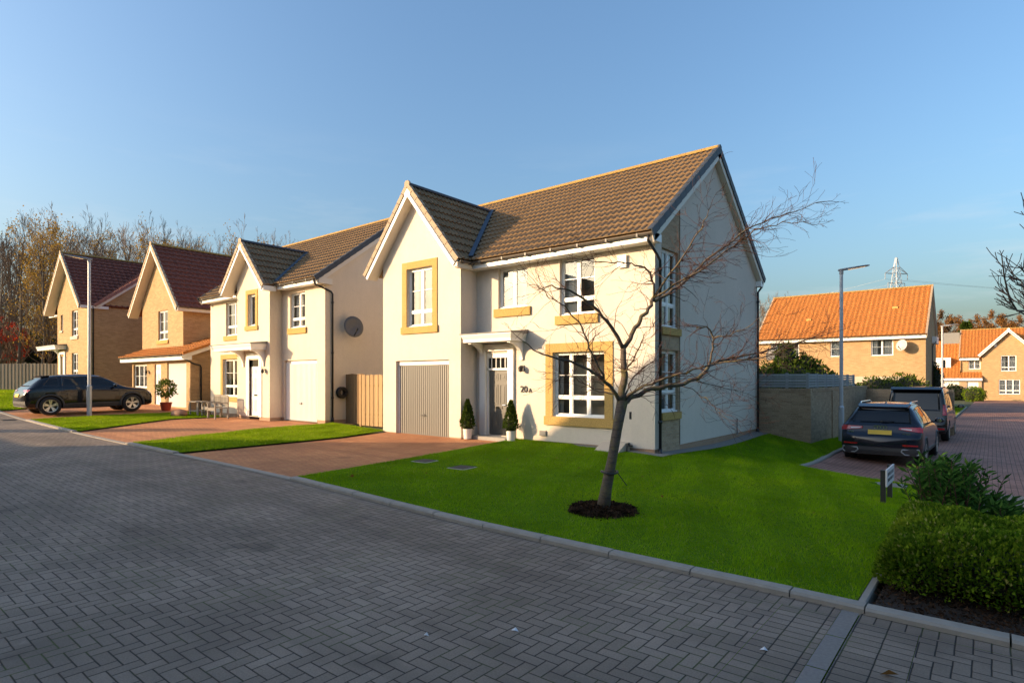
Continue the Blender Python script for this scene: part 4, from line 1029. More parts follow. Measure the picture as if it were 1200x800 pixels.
D = thing('brick_house', 'leftmost buff brick house with dark red roof behind the left lamp post', 'house', (-44.4, 15.8, 1.05))
m = MB(); do = [(2.95, 4.15, 4.45, 6.0), (2.95, 4.15, 1.95, 3.45), (.75, 1.6, 1.15, 3.3), (.7, 1.15, 4.9, 5.9)]
wall(m, (-46.3, 11.0), (1, 0), 6.0, .8, [(0, 7.2), (2.4, 9.35), (6.0, 6.1)], do, .1)
wall(m, (-40.3, 11.0), (0, 1), 8.9, .7, [(0, 6.05), (.5, 6.1), (.51, 6.15), (4.6, 9.4), (8.9, 6.2)])
d2 = [(.9, 1.9, 4.4, 5.75), (.9, 1.9, 2.0, 3.4)]
wall(m, (-48.8, 11.7), (1, 0), 2.5, .8, 6.2, d2, .1); wall(m, (-48.8, 19.9), (0, -1), 8.2, .8, [(0, 6.2), (4.3, 9.4), (8.2, 6.2)]); wall(m, (-46.3, 11.7), (0, -1), .7, .8, 6.9)
m.build('wall', M['brick_buff'], D)
window(D, (-46.3, 11), (1, 0), do[0], .09, cols=(.5,), low=.28, sill=(.1, 4.25, 4.448), curtain=((.03, .25), (.7, .97)), sillmat='stone_pale')
window(D, (-46.3, 11), (1, 0), do[1], .09, cols=(.5,), low=.28, curtain=((.03, .25), (.7, .97)))
window(D, (-46.3, 11), (1, 0), do[3], .09, cols=(), low=0, bars=0, sill=(.08, 4.78, 4.898), curtain=((0, 1),), blind=True, sillmat='stone_pale')
window(D, (-48.8, 11.7), (1, 0), d2[0], .09, cols=(.5,), low=.28, sill=(.1, 4.2, 4.398), sillmat='stone_pale')
window(D, (-48.8, 11.7), (1, 0), d2[1], .09, cols=(.5,), low=.28)
door_panelled(D, (-46.3, 11), (1, 0), do[2], .07, M['white_paint'])
m = MB(); m.box(-45.75, -45.56, 10.93, 11.05, 1.1, 3.42); m.box(-44.69, -44.5, 10.93, 11.05, 1.1, 3.42); m.box(-45.75, -44.5, 10.93, 11.05, 3.421, 3.58); m.build('door_frame', M['white_paint'], D)
canopy(D, -48.6, -44.4, 10.4, 10.998, 3.72, 3.98, (-45.9,), 3.2)
roof_y(D, -47.4, -40.25, 10.55, 15.6, 6.10, 9.52, M['tile_red'], ywall=11.0, ridge='ridge_lichen', seg=5, barge='soffit', capd='verge_pink')
roof_x(D, -48.8, -40.3, 11.3, 19.9, 6.15, 9.54, M['tile_red'], vergem='verge_pink', seg=5, ov=.12)
eaves(D, -49.1, -47.0, 11.2, 11.7, 6.12)
m = MB(); m.box(-40.5, -40.2, 10.6, 12.0, 5.95, 6.10); m.build('return_fascia', M['upvc'], D)
downpipe(D, [(-40.2, 11.2, 6.05), (-40.24, 11.25, 5.9), (-40.24, 11.25, 1.0)], clips=(4.5, 2.5))

# ------------------------------------------------------------------ houses on the right
E = thing('brick_house', 'sunlit buff brick house with long orange tiled roof and two satellite dishes', 'house', (-8.9, 52, -.4))
m = MB(); eo = [(.95, 2.95, 3.5, 4.72), (5.05, 5.7, 3.5, 4.65), (7.6, 8.92, 3.5, 4.72)]
wall(m, (-14.2, 48), (1, 0), 10.75, -.6, 5.1, eo, .1)
wall(m, (-3.45, 48), (0, 1), 9.2, -.6, [(0, 5.1), (4.6, 8.55), (9.2, 5.1)]); wall(m, (-14.2, 57.2), (0, -1), 9.2, -.6, [(0, 5.1), (4.6, 8.55), (9.2, 5.1)])
m.build('wall', M['brick_buff'], E)
for o, c in zip(eo, (((.05, .4),), ((.1, .9),), ((.05, .3), (.6, .95)))): window(E, (-14.2, 48), (1, 0), o, .06, cols=(.5,) if o[1] - o[0] > 1 else (), low=0, bars=1, curtain=c)
roof_x(E, -14.2, -3.45, 47.55, 57.65, 4.88, 8.66, M['tile_orange'], vergem='tile_orange' if False else 'verge', ov=.1, seg=4, ridge='ridge_lichen')
eaves(E, -14.3, -3.4, 47.65, 48, 4.86, h=.25)
for x, zz in ((-11.1, 6.3), (-5.6, 6.9)): m = MB(); m.box(x, x + .35, 47.55 + (zz - 4.88) / .7485 - .05, 47.55 + (zz - 4.88) / .7485 + .3, zz, zz + .18); m.build('roof_vent', M['stone'], E)
m = MB(); m.box(-3.44, -3.15, 53, 55, 4.5, 5.0); m.build('side_eave_box', M['upvc'], E)
downpipe(E, [(-3.2, 53.0, 4.6), (-3.38, 52.6, 4.3), (-3.38, 52.6, -.3)])
m = MB(); m.box(-8.8, -4.6, 46.6, 47.9, -.6, 2.05); m.build('garden_store', M['stone_pale'], E)
sat_dish('satellite_dish', 'big pale satellite dish beside the upper right window of the orange roofed house', (-4.72, 47.5, 4.15), .36, R(-25), 'dish_white')
sat_dish('satellite_dish', 'grey satellite dish at the left end of the orange roofed house', (-13.1, 47.5, 3.7), .42, R(-25), 'dish_dark')

Fh = thing('brick_house', 'far yellow brick house with orange roof, white front gable edge and white garage', 'house', (0, 88, -.4))
m = MB(); f1 = [(.76, 1.81, 3.0, 4.1)]
wall(m, (-2.84, 84), (1, 0), 1.95, -.6, 4.5, f1, .1)
f2 = [(1.62, 2.9, 2.75, 4.45), (1.45, 3.2, .25, 1.85)]
wall(m, (-.9, 83.4), (1, 0), 4.5, -.6, [(0, 4.75), (2.25, 7.15), (4.5, 4.75)], f2, .1); wall(m, (-.9, 84), (0, -1), .6, -.6, 4.7)
wall(m, (-2.84, 93), (0, -1), 9, -.6, [(0, 4.4), (4.5, 7.5), (9, 4.4)])
wall(m, (3.6, 84), (1, 0), 4, -.6, 4.5)
m.build('wall', M['brick_buff'], Fh)
m = MB(); f3 = [(.3, 2.5, -.4, 1.75), (3.2, 4.2, -.35, 1.6)]
wall(m, (-5.4, 83.2), (1, 0), 4.5, -.6, 2.0, f3, .15); wall(m, (-5.4, 93), (0, -1), 9.8, -.6, 2.0)
m.build('porch_wall', M['brick_panel'], Fh)
window(Fh, (-2.84, 84), (1, 0), f1[0], .06, low=0, curtain=((.1, .9),)); window(Fh, (-.9, 83.4), (1, 0), f2[0], .06, low=.25, curtain=((.05, .3), (.6, .95))); window(Fh, (-.9, 83.4), (1, 0), f2[1], .06, cols=(.33, .67), low=.25, curtain=((.05, .95),))
garage_door(Fh, (-5.4, 83.2), (1, 0), f3[0], .1, M['white_paint'], 14); door_panelled(Fh, (-5.4, 83.2), (1, 0), f3[1], .1, M['white_paint'])
roof_x(Fh, -2.84, 7.6, 83.55, 93.5, 4.3, 7.7, M['tile_orange'], vergem='verge', ov=.1, seg=4)
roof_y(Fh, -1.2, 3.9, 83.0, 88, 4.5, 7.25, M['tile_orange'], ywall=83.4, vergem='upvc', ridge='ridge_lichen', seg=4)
eaves(Fh, -2.9, -1.15, 83.6, 84, 4.3, h=.3)
m = MB(); tile_plane(m, (-5.6, 83.0, 1.98), (1, 0, 0), (0, 5.0, 4.5), 2.75, 6.7, seg=4); tile_plane(m, (-2.85, 82.9, 1.98), (1, 0, 0), (0, 1.1, .7), 2.0, 1.3, seg=4)
m.quad((-5.6, 83, 1.95), (-2.85, 83, 1.95), (-2.85, 88, 6.45), (-5.6, 88, 6.45)); m.build('garage_roof', M['tile_orange'], Fh)
m = MB(); m.box(-5.6, -.85, 82.85, 82.9, 1.72, 1.98); m.box(-5.6, -.85, 82.9, 83.2, 1.74, 1.76); m.build('fascia', M['upvc'], Fh)
m = MB(); m.box(-5.1, -3.7, 84.3, 86.6, 3.0, 4.35); dm = m.build('dormer', M['upvc'], Fh)
m = MB(); m.box(-4.6, -4.2, 84.27, 84.299, 3.2, 4.1); m.build('dormer_pane', M['car_glass'], dm)
downpipe(Fh, [(-2.75, 83.6, 4.2), (-2.75, 83.9, 3.9), (-2.75, 83.9, 2.4)])
m = MB(); m.box(-4.6, -3.0, 87.5, 89, 5.6, 7.4); m.build('roof_box', M['lead_grey'], Fh)
m = MB(); m.box(.15, .35, 83.36, 83.398, 5.4, 5.75); m.build('alarm_box', M['upvc'], Fh)

# ------------------------------------------------------------------ houses across the road: they cast the shade over the foreground
def opposite(x0, x1, y0, y1, zb, ze, zr, along, label, front, tile='tile_brown'):
    h = thing('brick_house', label, 'house', ((x0 + x1) / 2, (y0 + y1) / 2, zb), 'houses across the road')
    m = MB(); w, d = x1 - x0, y1 - y0; xm, ym = (x0 + x1) / 2, (y0 + y1) / 2
    k = 3; ops = []
    for i in range(k):
        c = w * (i + .5) / k
        ops += [(c - .6, c + .6, zb + .9, zb + 2.2), (c - .6, c + .6, zb + 3.3, zb + 4.6)]
    gx_ = [(0, ze), (w / 2, zr - .12), (w, ze)] if along == 'y' else ze; gy_ = [(0, ze), (d / 2, zr - .12), (d, ze)] if along == 'x' else ze
    wall(m, (x1, y1), (-1, 0), w, zb - .4, gx_, ops, .1); wall(m, (x0, y0), (1, 0), w, zb - .4, gx_)
    wall(m, (x1, y0), (0, 1), d, zb - .4, gy_); wall(m, (x0, y1), (0, -1), d, zb - .4, gy_)
    m.build('wall', M['brick_buff'], h)
    for o in ops: window(h, (x1, y1), (-1, 0), o, .08, low=.28, room=False)
    if along == 'x': roof_x(h, x0, x1, y0 - .35, y1 + .35, ze, zr, M[tile], seg=3)
    else:
        m = MB(); H = math.hypot(w / 2 + .35, zr - ze)
        tile_plane(m, (x1 + .35, y0 - .2, ze), (0, 1, 0), (-(w / 2 + .35), 0, zr - ze), d + .4, H, seg=3)
        tile_plane(m, (x0 - .35, y1 + .2, ze), (0, -1, 0), (w / 2 + .35, 0, zr - ze), d + .4, H, seg=3)
        m.build('roof', M[tile], h)
    return h
opposite(-26.7, -15.6, -15, -6.3, .3, 4.7, 8.55, 'y', 'brick house across the road with its gable end to the street', 1)
opposite(-15.2, -4.2, -15.5, -7.0, .1, 5.0, 9.6, 'x', 'brick house across the road next to the gabled one', 1, 'tile_red')
opposite(-3.9, 8.0, -15.5, -7.0, .0, 5.0, 9.6, 'x', 'brick house across the road straight behind the viewpoint', 1)
opposite(8.3, 20, -15.5, -7.0, -.1, 5.0, 9.6, 'x', 'brick house across the road furthest from the gabled one', 1, 'tile_red')
opposite(-56, -27.4, -9.6, -6.4, .8, 2.7, 4.1, 'x', 'low row of brick garages across the road', 1)
# ------------------------------------------------------------------ walls and fences
gw = thing('garden_wall', 'buff brick garden wall behind the parked cars with grey slats on top', 'wall', (-4.3, 21, -.2))
m = MB(); TOPW = 1.58
m.box(-5.80, -4.27, 19.62, 19.84, -.5, TOPW - .11); m.box(-4.49, -4.27, 19.841, 30.0, -.7, TOPW - .11); m.box(-4.27, -1.2, 29.78, 30.0, -.9, TOPW - .25)
m.box(-4.272, -4.235, 22.6, 23.05, -.6, TOPW - .112); m.build('wall', M['brick_wall'], gw)
m = MB()
for x in np.arange(-5.8, -4.28, .0765): m.box(x, x + .068, 19.612, 19.848, TOPW - .11, TOPW - .002)
for y in np.arange(19.85, 30, .0765): m.box(-4.498, -4.262, y, y + .068, TOPW - .11, TOPW - .002)
for x in np.arange(-4.26, -1.2, .0765): m.box(x, x + .068, 29.772, 30.008, TOPW - .25, TOPW - .14)
m.build('coping', M['brick_wall'], gw)
sf = thing('slat_fence', 'low grey horizontal slat fence standing on the brick garden wall', 'fence', (-4.4, 21, TOPW))
m = MB()
for k in range(5):
    z = TOPW + .03 + k * .085
    m.box(-5.8, -4.42, 19.70, 19.725, z, z + .072); m.box(-4.40, -4.375, 19.75, 27.5, z, z + .072)
m.build('slats', M['slat'], sf)
for x, y in [(-5.0, 19.74), (-4.40, 19.72)] + [(-4.42, 19.72 + 1.3 * k) for k in range(1, 7)]:
    m = MB(); m.box(x - .02, x + .055, y - .025, y + .05, TOPW - .02, TOPW + .47); m.build('post', M['slat'], sf)

gf = thing('timber_gate', 'timber board gate and fence between the two cream houses', 'gate', (-16.5, 13.2, .2))
m = MB()
for i in range(7):
    x = -18.35 + i * .15; m.box(x, x + .138, 12.95, 12.975, G(x, 13.0) - .02, 2.05 + random.uniform(-.015, .015))
m.build('gate_panel', M['fence_dark'], gf)
m = MB(); m.box(-18.3, -17.3, 12.98, 13.03, .5, .6); m.box(-18.3, -17.3, 12.98, 13.03, 1.7, 1.8); m.build('gate_rail', M['fence_dark'], gf)
m = MB(); n = 24
for i in range(n):
    t = i / n; x = -17.28 + 2.8 * t; w = 2.8 / n
    m.box(x, x + w * (.92 if i % 2 else .86), 12.75 + (.018 if i % 2 else 0), 12.77 + (.018 if i % 2 else 0), G(x, 12.8) - .03, 2.02 + random.uniform(-.02, .02) - .05 * t)
m.build('fence_panel', M['fence_wood'], gf)
m = MB()
for x in (-17.32, -15.9, -14.56): m.box(x, x + .09, 12.80, 12.89, .1, 2.0)
m.box(-17.3, -14.5, 12.795, 12.84, .6, .68); m.box(-17.3, -14.5, 12.795, 12.84, 1.6, 1.68); m.build('fence_post', M['fence_dark'], gf)
m = MB(); m.box(-17.5, -17.4, 12.93, 12.95, 1.1, 1.16); m.build('latch', M['iron'], gf)

bf = thing('board_fence', 'tall weathered board fence left of the leftmost brick house', 'fence', (-52, 9.3, 1.1))
a, b = Vector((-48.9, 11.9, 0)), Vector((-60.5, 2.5, 0)); L = (b - a).length; d = (b - a) / L; nn = Vector((-d.y, d.x, 0)); m = MB()
k = int(L / .12)
for i in range(k):
    p = a + d * (i * .12); z = G(p.x, p.y) - .03; o = nn * (.02 * (i % 2))
    m.sbox(p + o + Vector((0, 0, z)), p + o + d * .112 + Vector((0, 0, z)), nn * .02, (0, 0, 1.86 + random.uniform(-.02, .02)))
m.build('boards', M['fence_grey'], bf)
for i in range(6):
    p = a + d * (i * L / 6); m = MB(); z = G(p.x, p.y); m.sbox(p - nn * .1 + Vector((0, 0, z - .1)), p - nn * .1 + d * .1 + Vector((0, 0, z - .1)), nn * .08, (0, 0, 2.0)); m.build('post', M['fence_grey'], bf)

# ------------------------------------------------------------------ plants
def leaves(pts, size, dirs=None, aspect=.5, fold=.25, jit=1.0):
    """arrays for one small two-triangle leaf at each point"""
    n = len(pts); d = rng.standard_normal((n, 3)) if dirs is None else dirs + jit * rng.standard_normal((n, 3)) * .5
    d /= np.linalg.norm(d, axis=1)[:, None]; r = rng.standard_normal((n, 3)); s = np.cross(d, r); s /= np.linalg.norm(s, axis=1)[:, None]
    up = np.cross(s, d); L = (size * (.6 + .8 * rng.random(n)))[:, None]
    base, tip = pts, pts + d * L; mid = pts + d * L * .5
    w = s * L * aspect * .5; f = up * L * fold * .3
    V = np.stack([base, mid + w + f, tip, mid - w + f], 1)
    return V.reshape(-1, 3)
def leaf_obj(name, V, mat, parent=None, org=None, per=4):
    o = np.array(ORG[parent.name]) if parent is not None else (np.array(org) if org is not None else np.array([V[:, 0].mean(), V[:, 1].mean(), V[:, 2].min()]))
    V = (V - o).astype(np.float32); n = len(V) // 4
    me = bpy.data.meshes.new(name); me.vertices.add(len(V)); me.vertices.foreach_set('co', V.ravel())
    idx = np.arange(n)[:, None] * 4 + np.array([0, 1, 2, 0, 2, 3]); me.loops.add(6 * n); me.loops.foreach_set('vertex_index', idx.ravel().astype(np.int32))
    me.polygons.add(2 * n); me.polygons.foreach_set('loop_start', np.arange(0, 6 * n, 3, dtype=np.int32)); me.update(calc_edges=True)
    me.materials.append(mat); ob = bpy.data.objects.new(name, me); COL.objects.link(ob); ORG[ob.name] = tuple(o)
    if parent is not None: ob.parent = parent
    else: ob.location = o
    return ob
def blob_mesh(mb, c, r, n=14, k=9, jit=.12):
    b = len(mb.v); rnd = random.Random(int(c[0] * 100) + int(c[1] * 37))
    for i in range(k + 1):
        ph = math.pi * i / k
        for j in range(n):
            t = 2 * math.pi * j / n; q = 1 + rnd.uniform(-jit, jit)
            mb.v.append((c[0] + r[0] * math.sin(ph) * math.cos(t) * q, c[1] + r[1] * math.sin(ph) * math.sin(t) * q, c[2] + r[2] * math.cos(ph) * q))
    for i in range(k):
        for j in range(n): mb.f.append((b + i * n + j, b + i * n + (j + 1) % n, b + (i + 1) * n + (j + 1) % n, b + (i + 1) * n + j))
def shrub(name, label, cat, blobs, nl, size, mat, group=None, core=.82, aspect=.5, upward=.4, core_mat='core'):
    cx = sum(b[0][0] for b in blobs) / len(blobs); cy = sum(b[0][1] for b in blobs) / len(blobs)
    t = thing(name, label, cat, (cx, cy, G(cx, cy)), group); P, Dr = [], []; tot = sum(b[1][0] * b[1][2] for b in blobs)
    for c, r in blobs:
        n = int(nl * r[0] * r[2] / tot); q = rng.standard_normal((n, 3)); q /= np.linalg.norm(q, axis=1)[:, None]
        lump = 1 + .10 * np.sin(q[:, 0] * 7 + c[0]) * np.sin(q[:, 1] * 6 + c[1]) + .07 * np.sin(q[:, 2] * 11 + q[:, 0] * 5)
        rr = (1 - .28 * rng.random(n) ** 1.7) * lump
        P.append(np.array(c) + q * np.array(r) * rr[:, None]); Dr.append(q + np.array([0, 0, upward]))
    P = np.concatenate(P); Dr = np.concatenate(Dr); ok = P[:, 2] > GV(P[:, 0], P[:, 1]) + .01; P, Dr = P[ok], Dr[ok]
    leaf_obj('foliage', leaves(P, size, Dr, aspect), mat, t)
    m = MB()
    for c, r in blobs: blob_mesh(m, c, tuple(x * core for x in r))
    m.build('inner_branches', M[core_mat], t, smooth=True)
    return t
# clipped hedge in the corner bed: a rounded box of small leaves
hb = thing('clipped_hedge', 'low clipped evergreen hedge with tiny leaves in the corner bed', 'hedge', (1.2, 6.9, .0))
def rbox_points(n, lo, hi, rad, inset):
    lo, hi = np.array(lo), np.array(hi); sz = hi - lo; ar = np.array([sz[1] * sz[2], sz[0] * sz[2], sz[0] * sz[1]])
    k = rng.choice(3, n, p=ar / ar.sum()); p = lo + rng.random((n, 3)) * sz; sd_ = rng.random(n) > .5
    for a in range(3): p[k == a, a] = np.where(sd_[k == a], hi[a], lo[a])
    c = np.clip(p, lo + rad, hi - rad); q = p - c; q /= np.linalg.norm(q, axis=1)[:, None] + 1e-9
    return c + q * (rad * (1 - inset * rng.random(n) ** 2))[:, None], q
P, Dr = rbox_points(120000, (-.85, 5.93, -.40), (1.5, 8.0, .52), .38, .38)
lump = .035 * np.sin(P[:, 0] * 5.1 + P[:, 1] * 2.2) + .03 * np.sin(P[:, 1] * 6.3 - P[:, 0] * 3.1) + .02 * np.sin(P[:, 0] * 13 + P[:, 2] * 9) ; P += Dr * lump[:, None]
ok = (P[:, 2] > .05 + .06 * rng.random(len(P))); P, Dr = P[ok], Dr[ok]
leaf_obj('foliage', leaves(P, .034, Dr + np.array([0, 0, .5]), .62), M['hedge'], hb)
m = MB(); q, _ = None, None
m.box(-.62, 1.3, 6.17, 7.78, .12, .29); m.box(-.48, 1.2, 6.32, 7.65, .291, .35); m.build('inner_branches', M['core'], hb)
m = MB()
for i in range(60):
    x, y = random.uniform(-.6, 1.4), random.uniform(6.2, 7.7); m.tube([(x, y, .0), (x + random.uniform(-.15, .15), y + random.uniform(-.2, .1), .25)], .008, 4)
m.build('stems', M['twig'], hb)
# long leaved shrub behind it
lb = thing('evergreen_shrub', 'loose long-leaved evergreen shrub behind the clipped hedge', 'shrub', (-.45, 9.0, -.05))
VV = []; st = MB()
for i in range(150):
    cx, cy = (-.66 + .56 * rng.random() if i % 5 else -.02 + .28 * rng.random()), 8.4 + 1.1 * rng.random()
    h = .60 + .36 * math.sin(min(1, max(0, (cx + .95) / .95)) * math.pi) * rng.random() + .1 * rng.random(); lean = rng.standard_normal(2) * .12
    if cx > -.15: h = .45 + .15 * rng.random()
    z0 = G(cx, cy); n = 30; s = np.linspace(.18, 1, n); pts = np.stack([cx + lean[0] * s, cy + lean[1] * s, z0 + h * s], 1)
    st.tube([pts[0] - np.array([0, 0, .2]), pts[n // 2], pts[-1]], [.008, .006, .003], 4, False)
    a = np.arange(n) * 2.4; dr = np.stack([np.cos(a), np.sin(a), np.full(n, .75)], 1); VV.append(leaves(pts, .115, dr, .27, .3, .5))
leaf_obj('foliage', np.concatenate(VV), M['laurel'], lb); st.build('stems', M['twig'], lb)

# potted plants by the door of the big white house
def pot(mb, c, r, h, flare=1.25):
    mb.lathe([(0, 0), (r, 0), (r * flare, h), (r * flare * 1.06, h), (r * flare * 1.06, h + .03), (r * flare * .93, h + .03), (r * flare * .9, h - .03), (0, h - .03)], c, 'z', 20)
def cone_conifer(label, x, y):
    z = G(x, y) + .02; t = thing('potted_conifer', label, 'potted plant', (x, y, z), 'cone shaped conifers in white pots'); m = MB(); pot(m, (x, y, z), .105, .24, 1.15); m.build('pot', M['white_pot'], t, smooth=False)
    n = 2600; s = rng.random(n) ** .8; a = rng.random(n) * 6.283; r = .225 * (1 - s) ** .8 * (.62 + .42 * np.sqrt(rng.random(n))) * np.clip(s * 9, .5, 1) * (1 + .12 * np.sin(a * 3 + s * 9))
    P = np.stack([x + r * np.cos(a), y + r * np.sin(a), z + .25 + .78 * s], 1); leaf_obj('foliage', leaves(P, .055, np.stack([np.cos(a) * .6, np.sin(a) * .6, np.full(n, 1.)], 1), .4), M['conifer'], t)
    m = MB(); m.tube([(x, y, z + .2), (x, y, z + .9)], [.012, .004], 6); m.lathe([(.11, z + .27), (.12, z + .34), (.06, z + .6), (.012, z + .9)], (x, y, 0), 'z', 10); m.build('stem', M['core'], t)
cone_conifer('potted cone conifer left of the grey front door, beside the garage corner', -10.98, 11.62)
cone_conifer('potted cone conifer right of the grey front door, below the white bracket', -9.66, 11.85)
x, y = -28.5, 10.7; z = G(x, y); t = thing('potted_shrub', 'round leafy shrub in a red pot before the white garage of the brick house', 'potted plant', (x, y, z)); m = MB(); pot(m, (x, y, z), .17, .34, 1.4); m.build('pot', M['terracotta'], t)
q = rng.standard_normal((700, 3)); q /= np.linalg.norm(q, axis=1)[:, None]; P = np.array([x, y, z + .98]) + q * np.array([.40, .40, .40]) * (.5 + .5 * rng.random((700, 1))); leaf_obj('foliage', leaves(P, .11, q, .5), M['midleaf'], t)
m = MB(); m.tube([(x, y, z + .3), (x + .02, y, z + .95)], [.018, .012], 6)
for i in range(9): a = i * 2.4; m.tube([(x + .02, y, z + .7), (x + .3 * math.cos(a), y + .3 * math.sin(a), z + .95 + .2 * math.sin(i))], [.008, .004], 4)
m.build('stem', M['twig'], t)

# ------------------------------------------------------------------ trees
def grow(mb, p, d, L, r, depth, nseg, rnd, spread=.6, up=.15, kids=(3, 4), shrink=.62, tips=None, jit=.18, rmin=.004, sides=(7, 5, 4, 3, 3), lv=0, rshrink=.55):
    pts = [Vector(p)]; d = Vector(d).normalized(); rad = [r]
    for i in range(nseg):
        d = (d + Vector((rnd.gauss(0, jit), rnd.gauss(0, jit), rnd.gauss(0, jit) + up * .35))).normalized()
        pts.append(pts[-1] + d * (L / nseg)); rad.append(max(rmin, r * (1 - .55 * (i + 1) / nseg)))
    mb.tube(pts, rad, sides[min(lv, len(sides) - 1)], False)
    if depth == 0:
        if tips is not None: tips.append((pts[-1], d))
        return
    for k in range(rnd.randint(*kids)):
        t = rnd.uniform(.3, 1.0) if k else 1.0; f = t * nseg; i = min(nseg - 1, int(f)); q = pts[i].lerp(pts[i + 1], f - i); dd = (pts[i + 1] - pts[i]).normalized()
        ax = dd.cross(Vector((rnd.gauss(0, 1), rnd.gauss(0, 1), rnd.gauss(0, 1)))).normalized(); an = rnd.uniform(.5, 1.2) * spread * (0.5 if k == 0 else 1)
        nd = Matrix.Rotation(an, 3, ax) @ dd; nd.z += up
        grow(mb, q, nd, L * shrink * rnd.uniform(.75, 1.2), max(rmin, rad[i] * rshrink * rnd.uniform(.85, 1.1)), depth - 1, max(2, nseg - 1), rnd, spread, up, kids, shrink, tips, jit, rmin, sides, lv + 1, rshrink)

# the leaning bare tree: main limbs laid out by hand in three dimensions, twigs grown from them
TB = Vector((-4.13, 7.05, .05))
tr = thing('bare_tree', 'leaning bare ornamental tree with spreading twigs in a round mulch bed', 'tree', tuple(TB))
th = R(39.09); CR = Vector((math.cos(th), math.sin(th), 0)); CF = Vector((-math.sin(th), math.cos(th), 0))
def TP(a, b, h): return TB + CR * a + CF * b + Vector((0, 0, h))      # across, deep, up; metres
S = 1 / 86.0
def limb(pts, dz):  # pts given as (across px, up px) of a front elevation drawing at 86 px per metre, dz the depth at the end
    n = len(pts); out = []
    for i, (x, y) in enumerate(pts):
        t = i / max(1, n - 1); b = dz[0] + (dz[1] - dz[0]) * t
        out.append(TP((x - 704) * S + b * (x - 600) / 693, b, (602 - y) * S - b * (y - 444.5) / 693))
    return out
trunk = MB(); rnd = random.Random(5)
TL = limb([(704, 604), (708, 575), (715, 540), (721, 505), (727, 472)], (0, 0)); trunk.tube(TL, [.100, .075, .065, .066, .076], 12)
LIMBS = [
 (limb([(727, 474), (729, 450), (729, 430), (728, 409)], (0, .05)), .078, .056),
 (limb([(728, 411), (718, 392), (708, 378), (692, 361), (672, 347), (655, 341), (640, 338)], (.05, -.7)), .042, .009),
 (limb([(728, 411), (738, 394), (748, 378), (757, 364), (763, 352)], (.05, .15)), .046, .034),
 (limb([(763, 352), (764, 335), (760, 322), (748, 314), (730, 311), (705, 309), (680, 306)], (.15, -.4)), .024, .006),
 (limb([(763, 354), (775, 350), (790, 340), (805, 328), (825, 307), (850, 290), (875, 270), (902, 258), (930, 250), (968, 238)], (.15, .9)), .034, .006),
 (limb([(764, 352), (778, 330), (795, 308), (812, 280), (822, 262), (832, 240)], (.15, -.5)), .026, .005),
 (limb([(766, 350), (800, 329), (838, 305), (866, 284), (890, 270), (915, 262), (950, 266)], (.2, -.6)), .022, .005),
 (limb([(727, 474), (716, 460), (703, 447), (688, 436), (666, 426), (645, 421), (622, 413), (604, 398)], (0, -1.0)), .042, .006),
 (limb([(705, 449), (697, 430), (690, 415), (684, 398), (676, 380), (660, 362), (640, 352), (622, 330)], (-.3, -1.1)), .024, .005),
 (limb([(728, 474), (740, 467), (760, 458), (790, 454), (816, 446), (826, 436), (830, 427)], (0, .55)), .050, .034),
 (limb([(830, 428), (834, 410), (834, 398), (830, 389), (822, 386), (814, 387)], (.55, .4)), .022, .012),
 (limb([(830, 428), (845, 425), (862, 421), (886, 416), (905, 411), (930, 405), (960, 396), (988, 388)], (.55, 1.5)), .030, .005),
 (limb([(830, 429), (858, 426), (882, 423), (905, 418), (925, 406), (950, 398)], (.55, .1)), .020, .005),
 (limb([(729, 472), (745, 459), (768, 449), (795, 440), (818, 434), (840, 428)], (0, -.5)), .030, .014),
 (limb([(835, 398), (850, 396), (862, 390), (880, 382), (893, 370)], (.45, -.1)), .014, .004),
 (limb([(795, 454), (815, 463), (830, 474), (845, 490), (852, 496)], (.3, -.2)), .010, .003),
 (limb([(812, 448), (840, 455), (868, 462), (890, 470)], (.4, .9)), .010, .003),
 (limb([(729, 470), (735, 452), (744, 440), (756, 430), (770, 424)], (0, .6)), .018, .006),
 (limb([(728, 440), (740, 425), (748, 408), (752, 395)], (.05, -.9)), .018, .006),
 (limb([(720, 465), (700, 462), (682, 452), (668, 444), (650, 440)], (0, .6)), .016, .005),
]
tw = MB()
for pts, r0, r1 in LIMBS:
    n = len(pts); rr = [.70 * (r0 + (r1 - r0) * i / (n - 1)) for i in range(n)]
    # a little wander between the joints
    P2, R2 = [], []
    for i in range(n - 1):
        for k in range(3):
            t = k / 3; p = pts[i].lerp(pts[i + 1], t)
            if k: p += Vector((rnd.gauss(0, .012), rnd.gauss(0, .012), rnd.gauss(0, .012)))
            P2.append(p); R2.append(rr[i] + (rr[i + 1] - rr[i]) * t)
    P2.append(pts[-1]); R2.append(rr[-1])
    trunk.tube(P2, R2, 9 if r0 > .04 else 7)
    L = sum((P2[i + 1] - P2[i]).length for i in range(len(P2) - 1)); nk = int(L * (17 if r0 < .04 else 7))
    for k in range(nk):
        i = rnd.randint(max(1, len(P2) // 6), len(P2) - 2); dd = (P2[i + 1] - P2[i]).normalized()
        ax = dd.cross(Vector((rnd.gauss(0, 1), rnd.gauss(0, 1), rnd.gauss(0, 1)))).normalized(); nd = Matrix.Rotation(rnd.uniform(.5, 1.25), 3, ax) @ dd
        nd.z = min(.45, nd.z * .7 + .05)
        grow(tw, P2[i], nd, rnd.uniform(.16, .46), min(.006, R2[i] * .5), 2, 5, rnd, .7, .02, (1, 3), .6, None, .17, .0019, (4, 3, 3), 0, .65)
    if r1 < .012: grow(tw, P2[-1], (P2[-1] - P2[-3]), rnd.uniform(.12, .2), max(.003, r1 * .7), 2, 4, rnd, .6, .0, (2, 3), .65, None, .14, .0022, (4, 3, 3), 0, .65)
trunk.build('trunk', M['bark_cherry'], tr, smooth=True); tw.build('crown', M['twig'], tr)
m = MB(); c = TL[1].lerp(TL[2], .55)
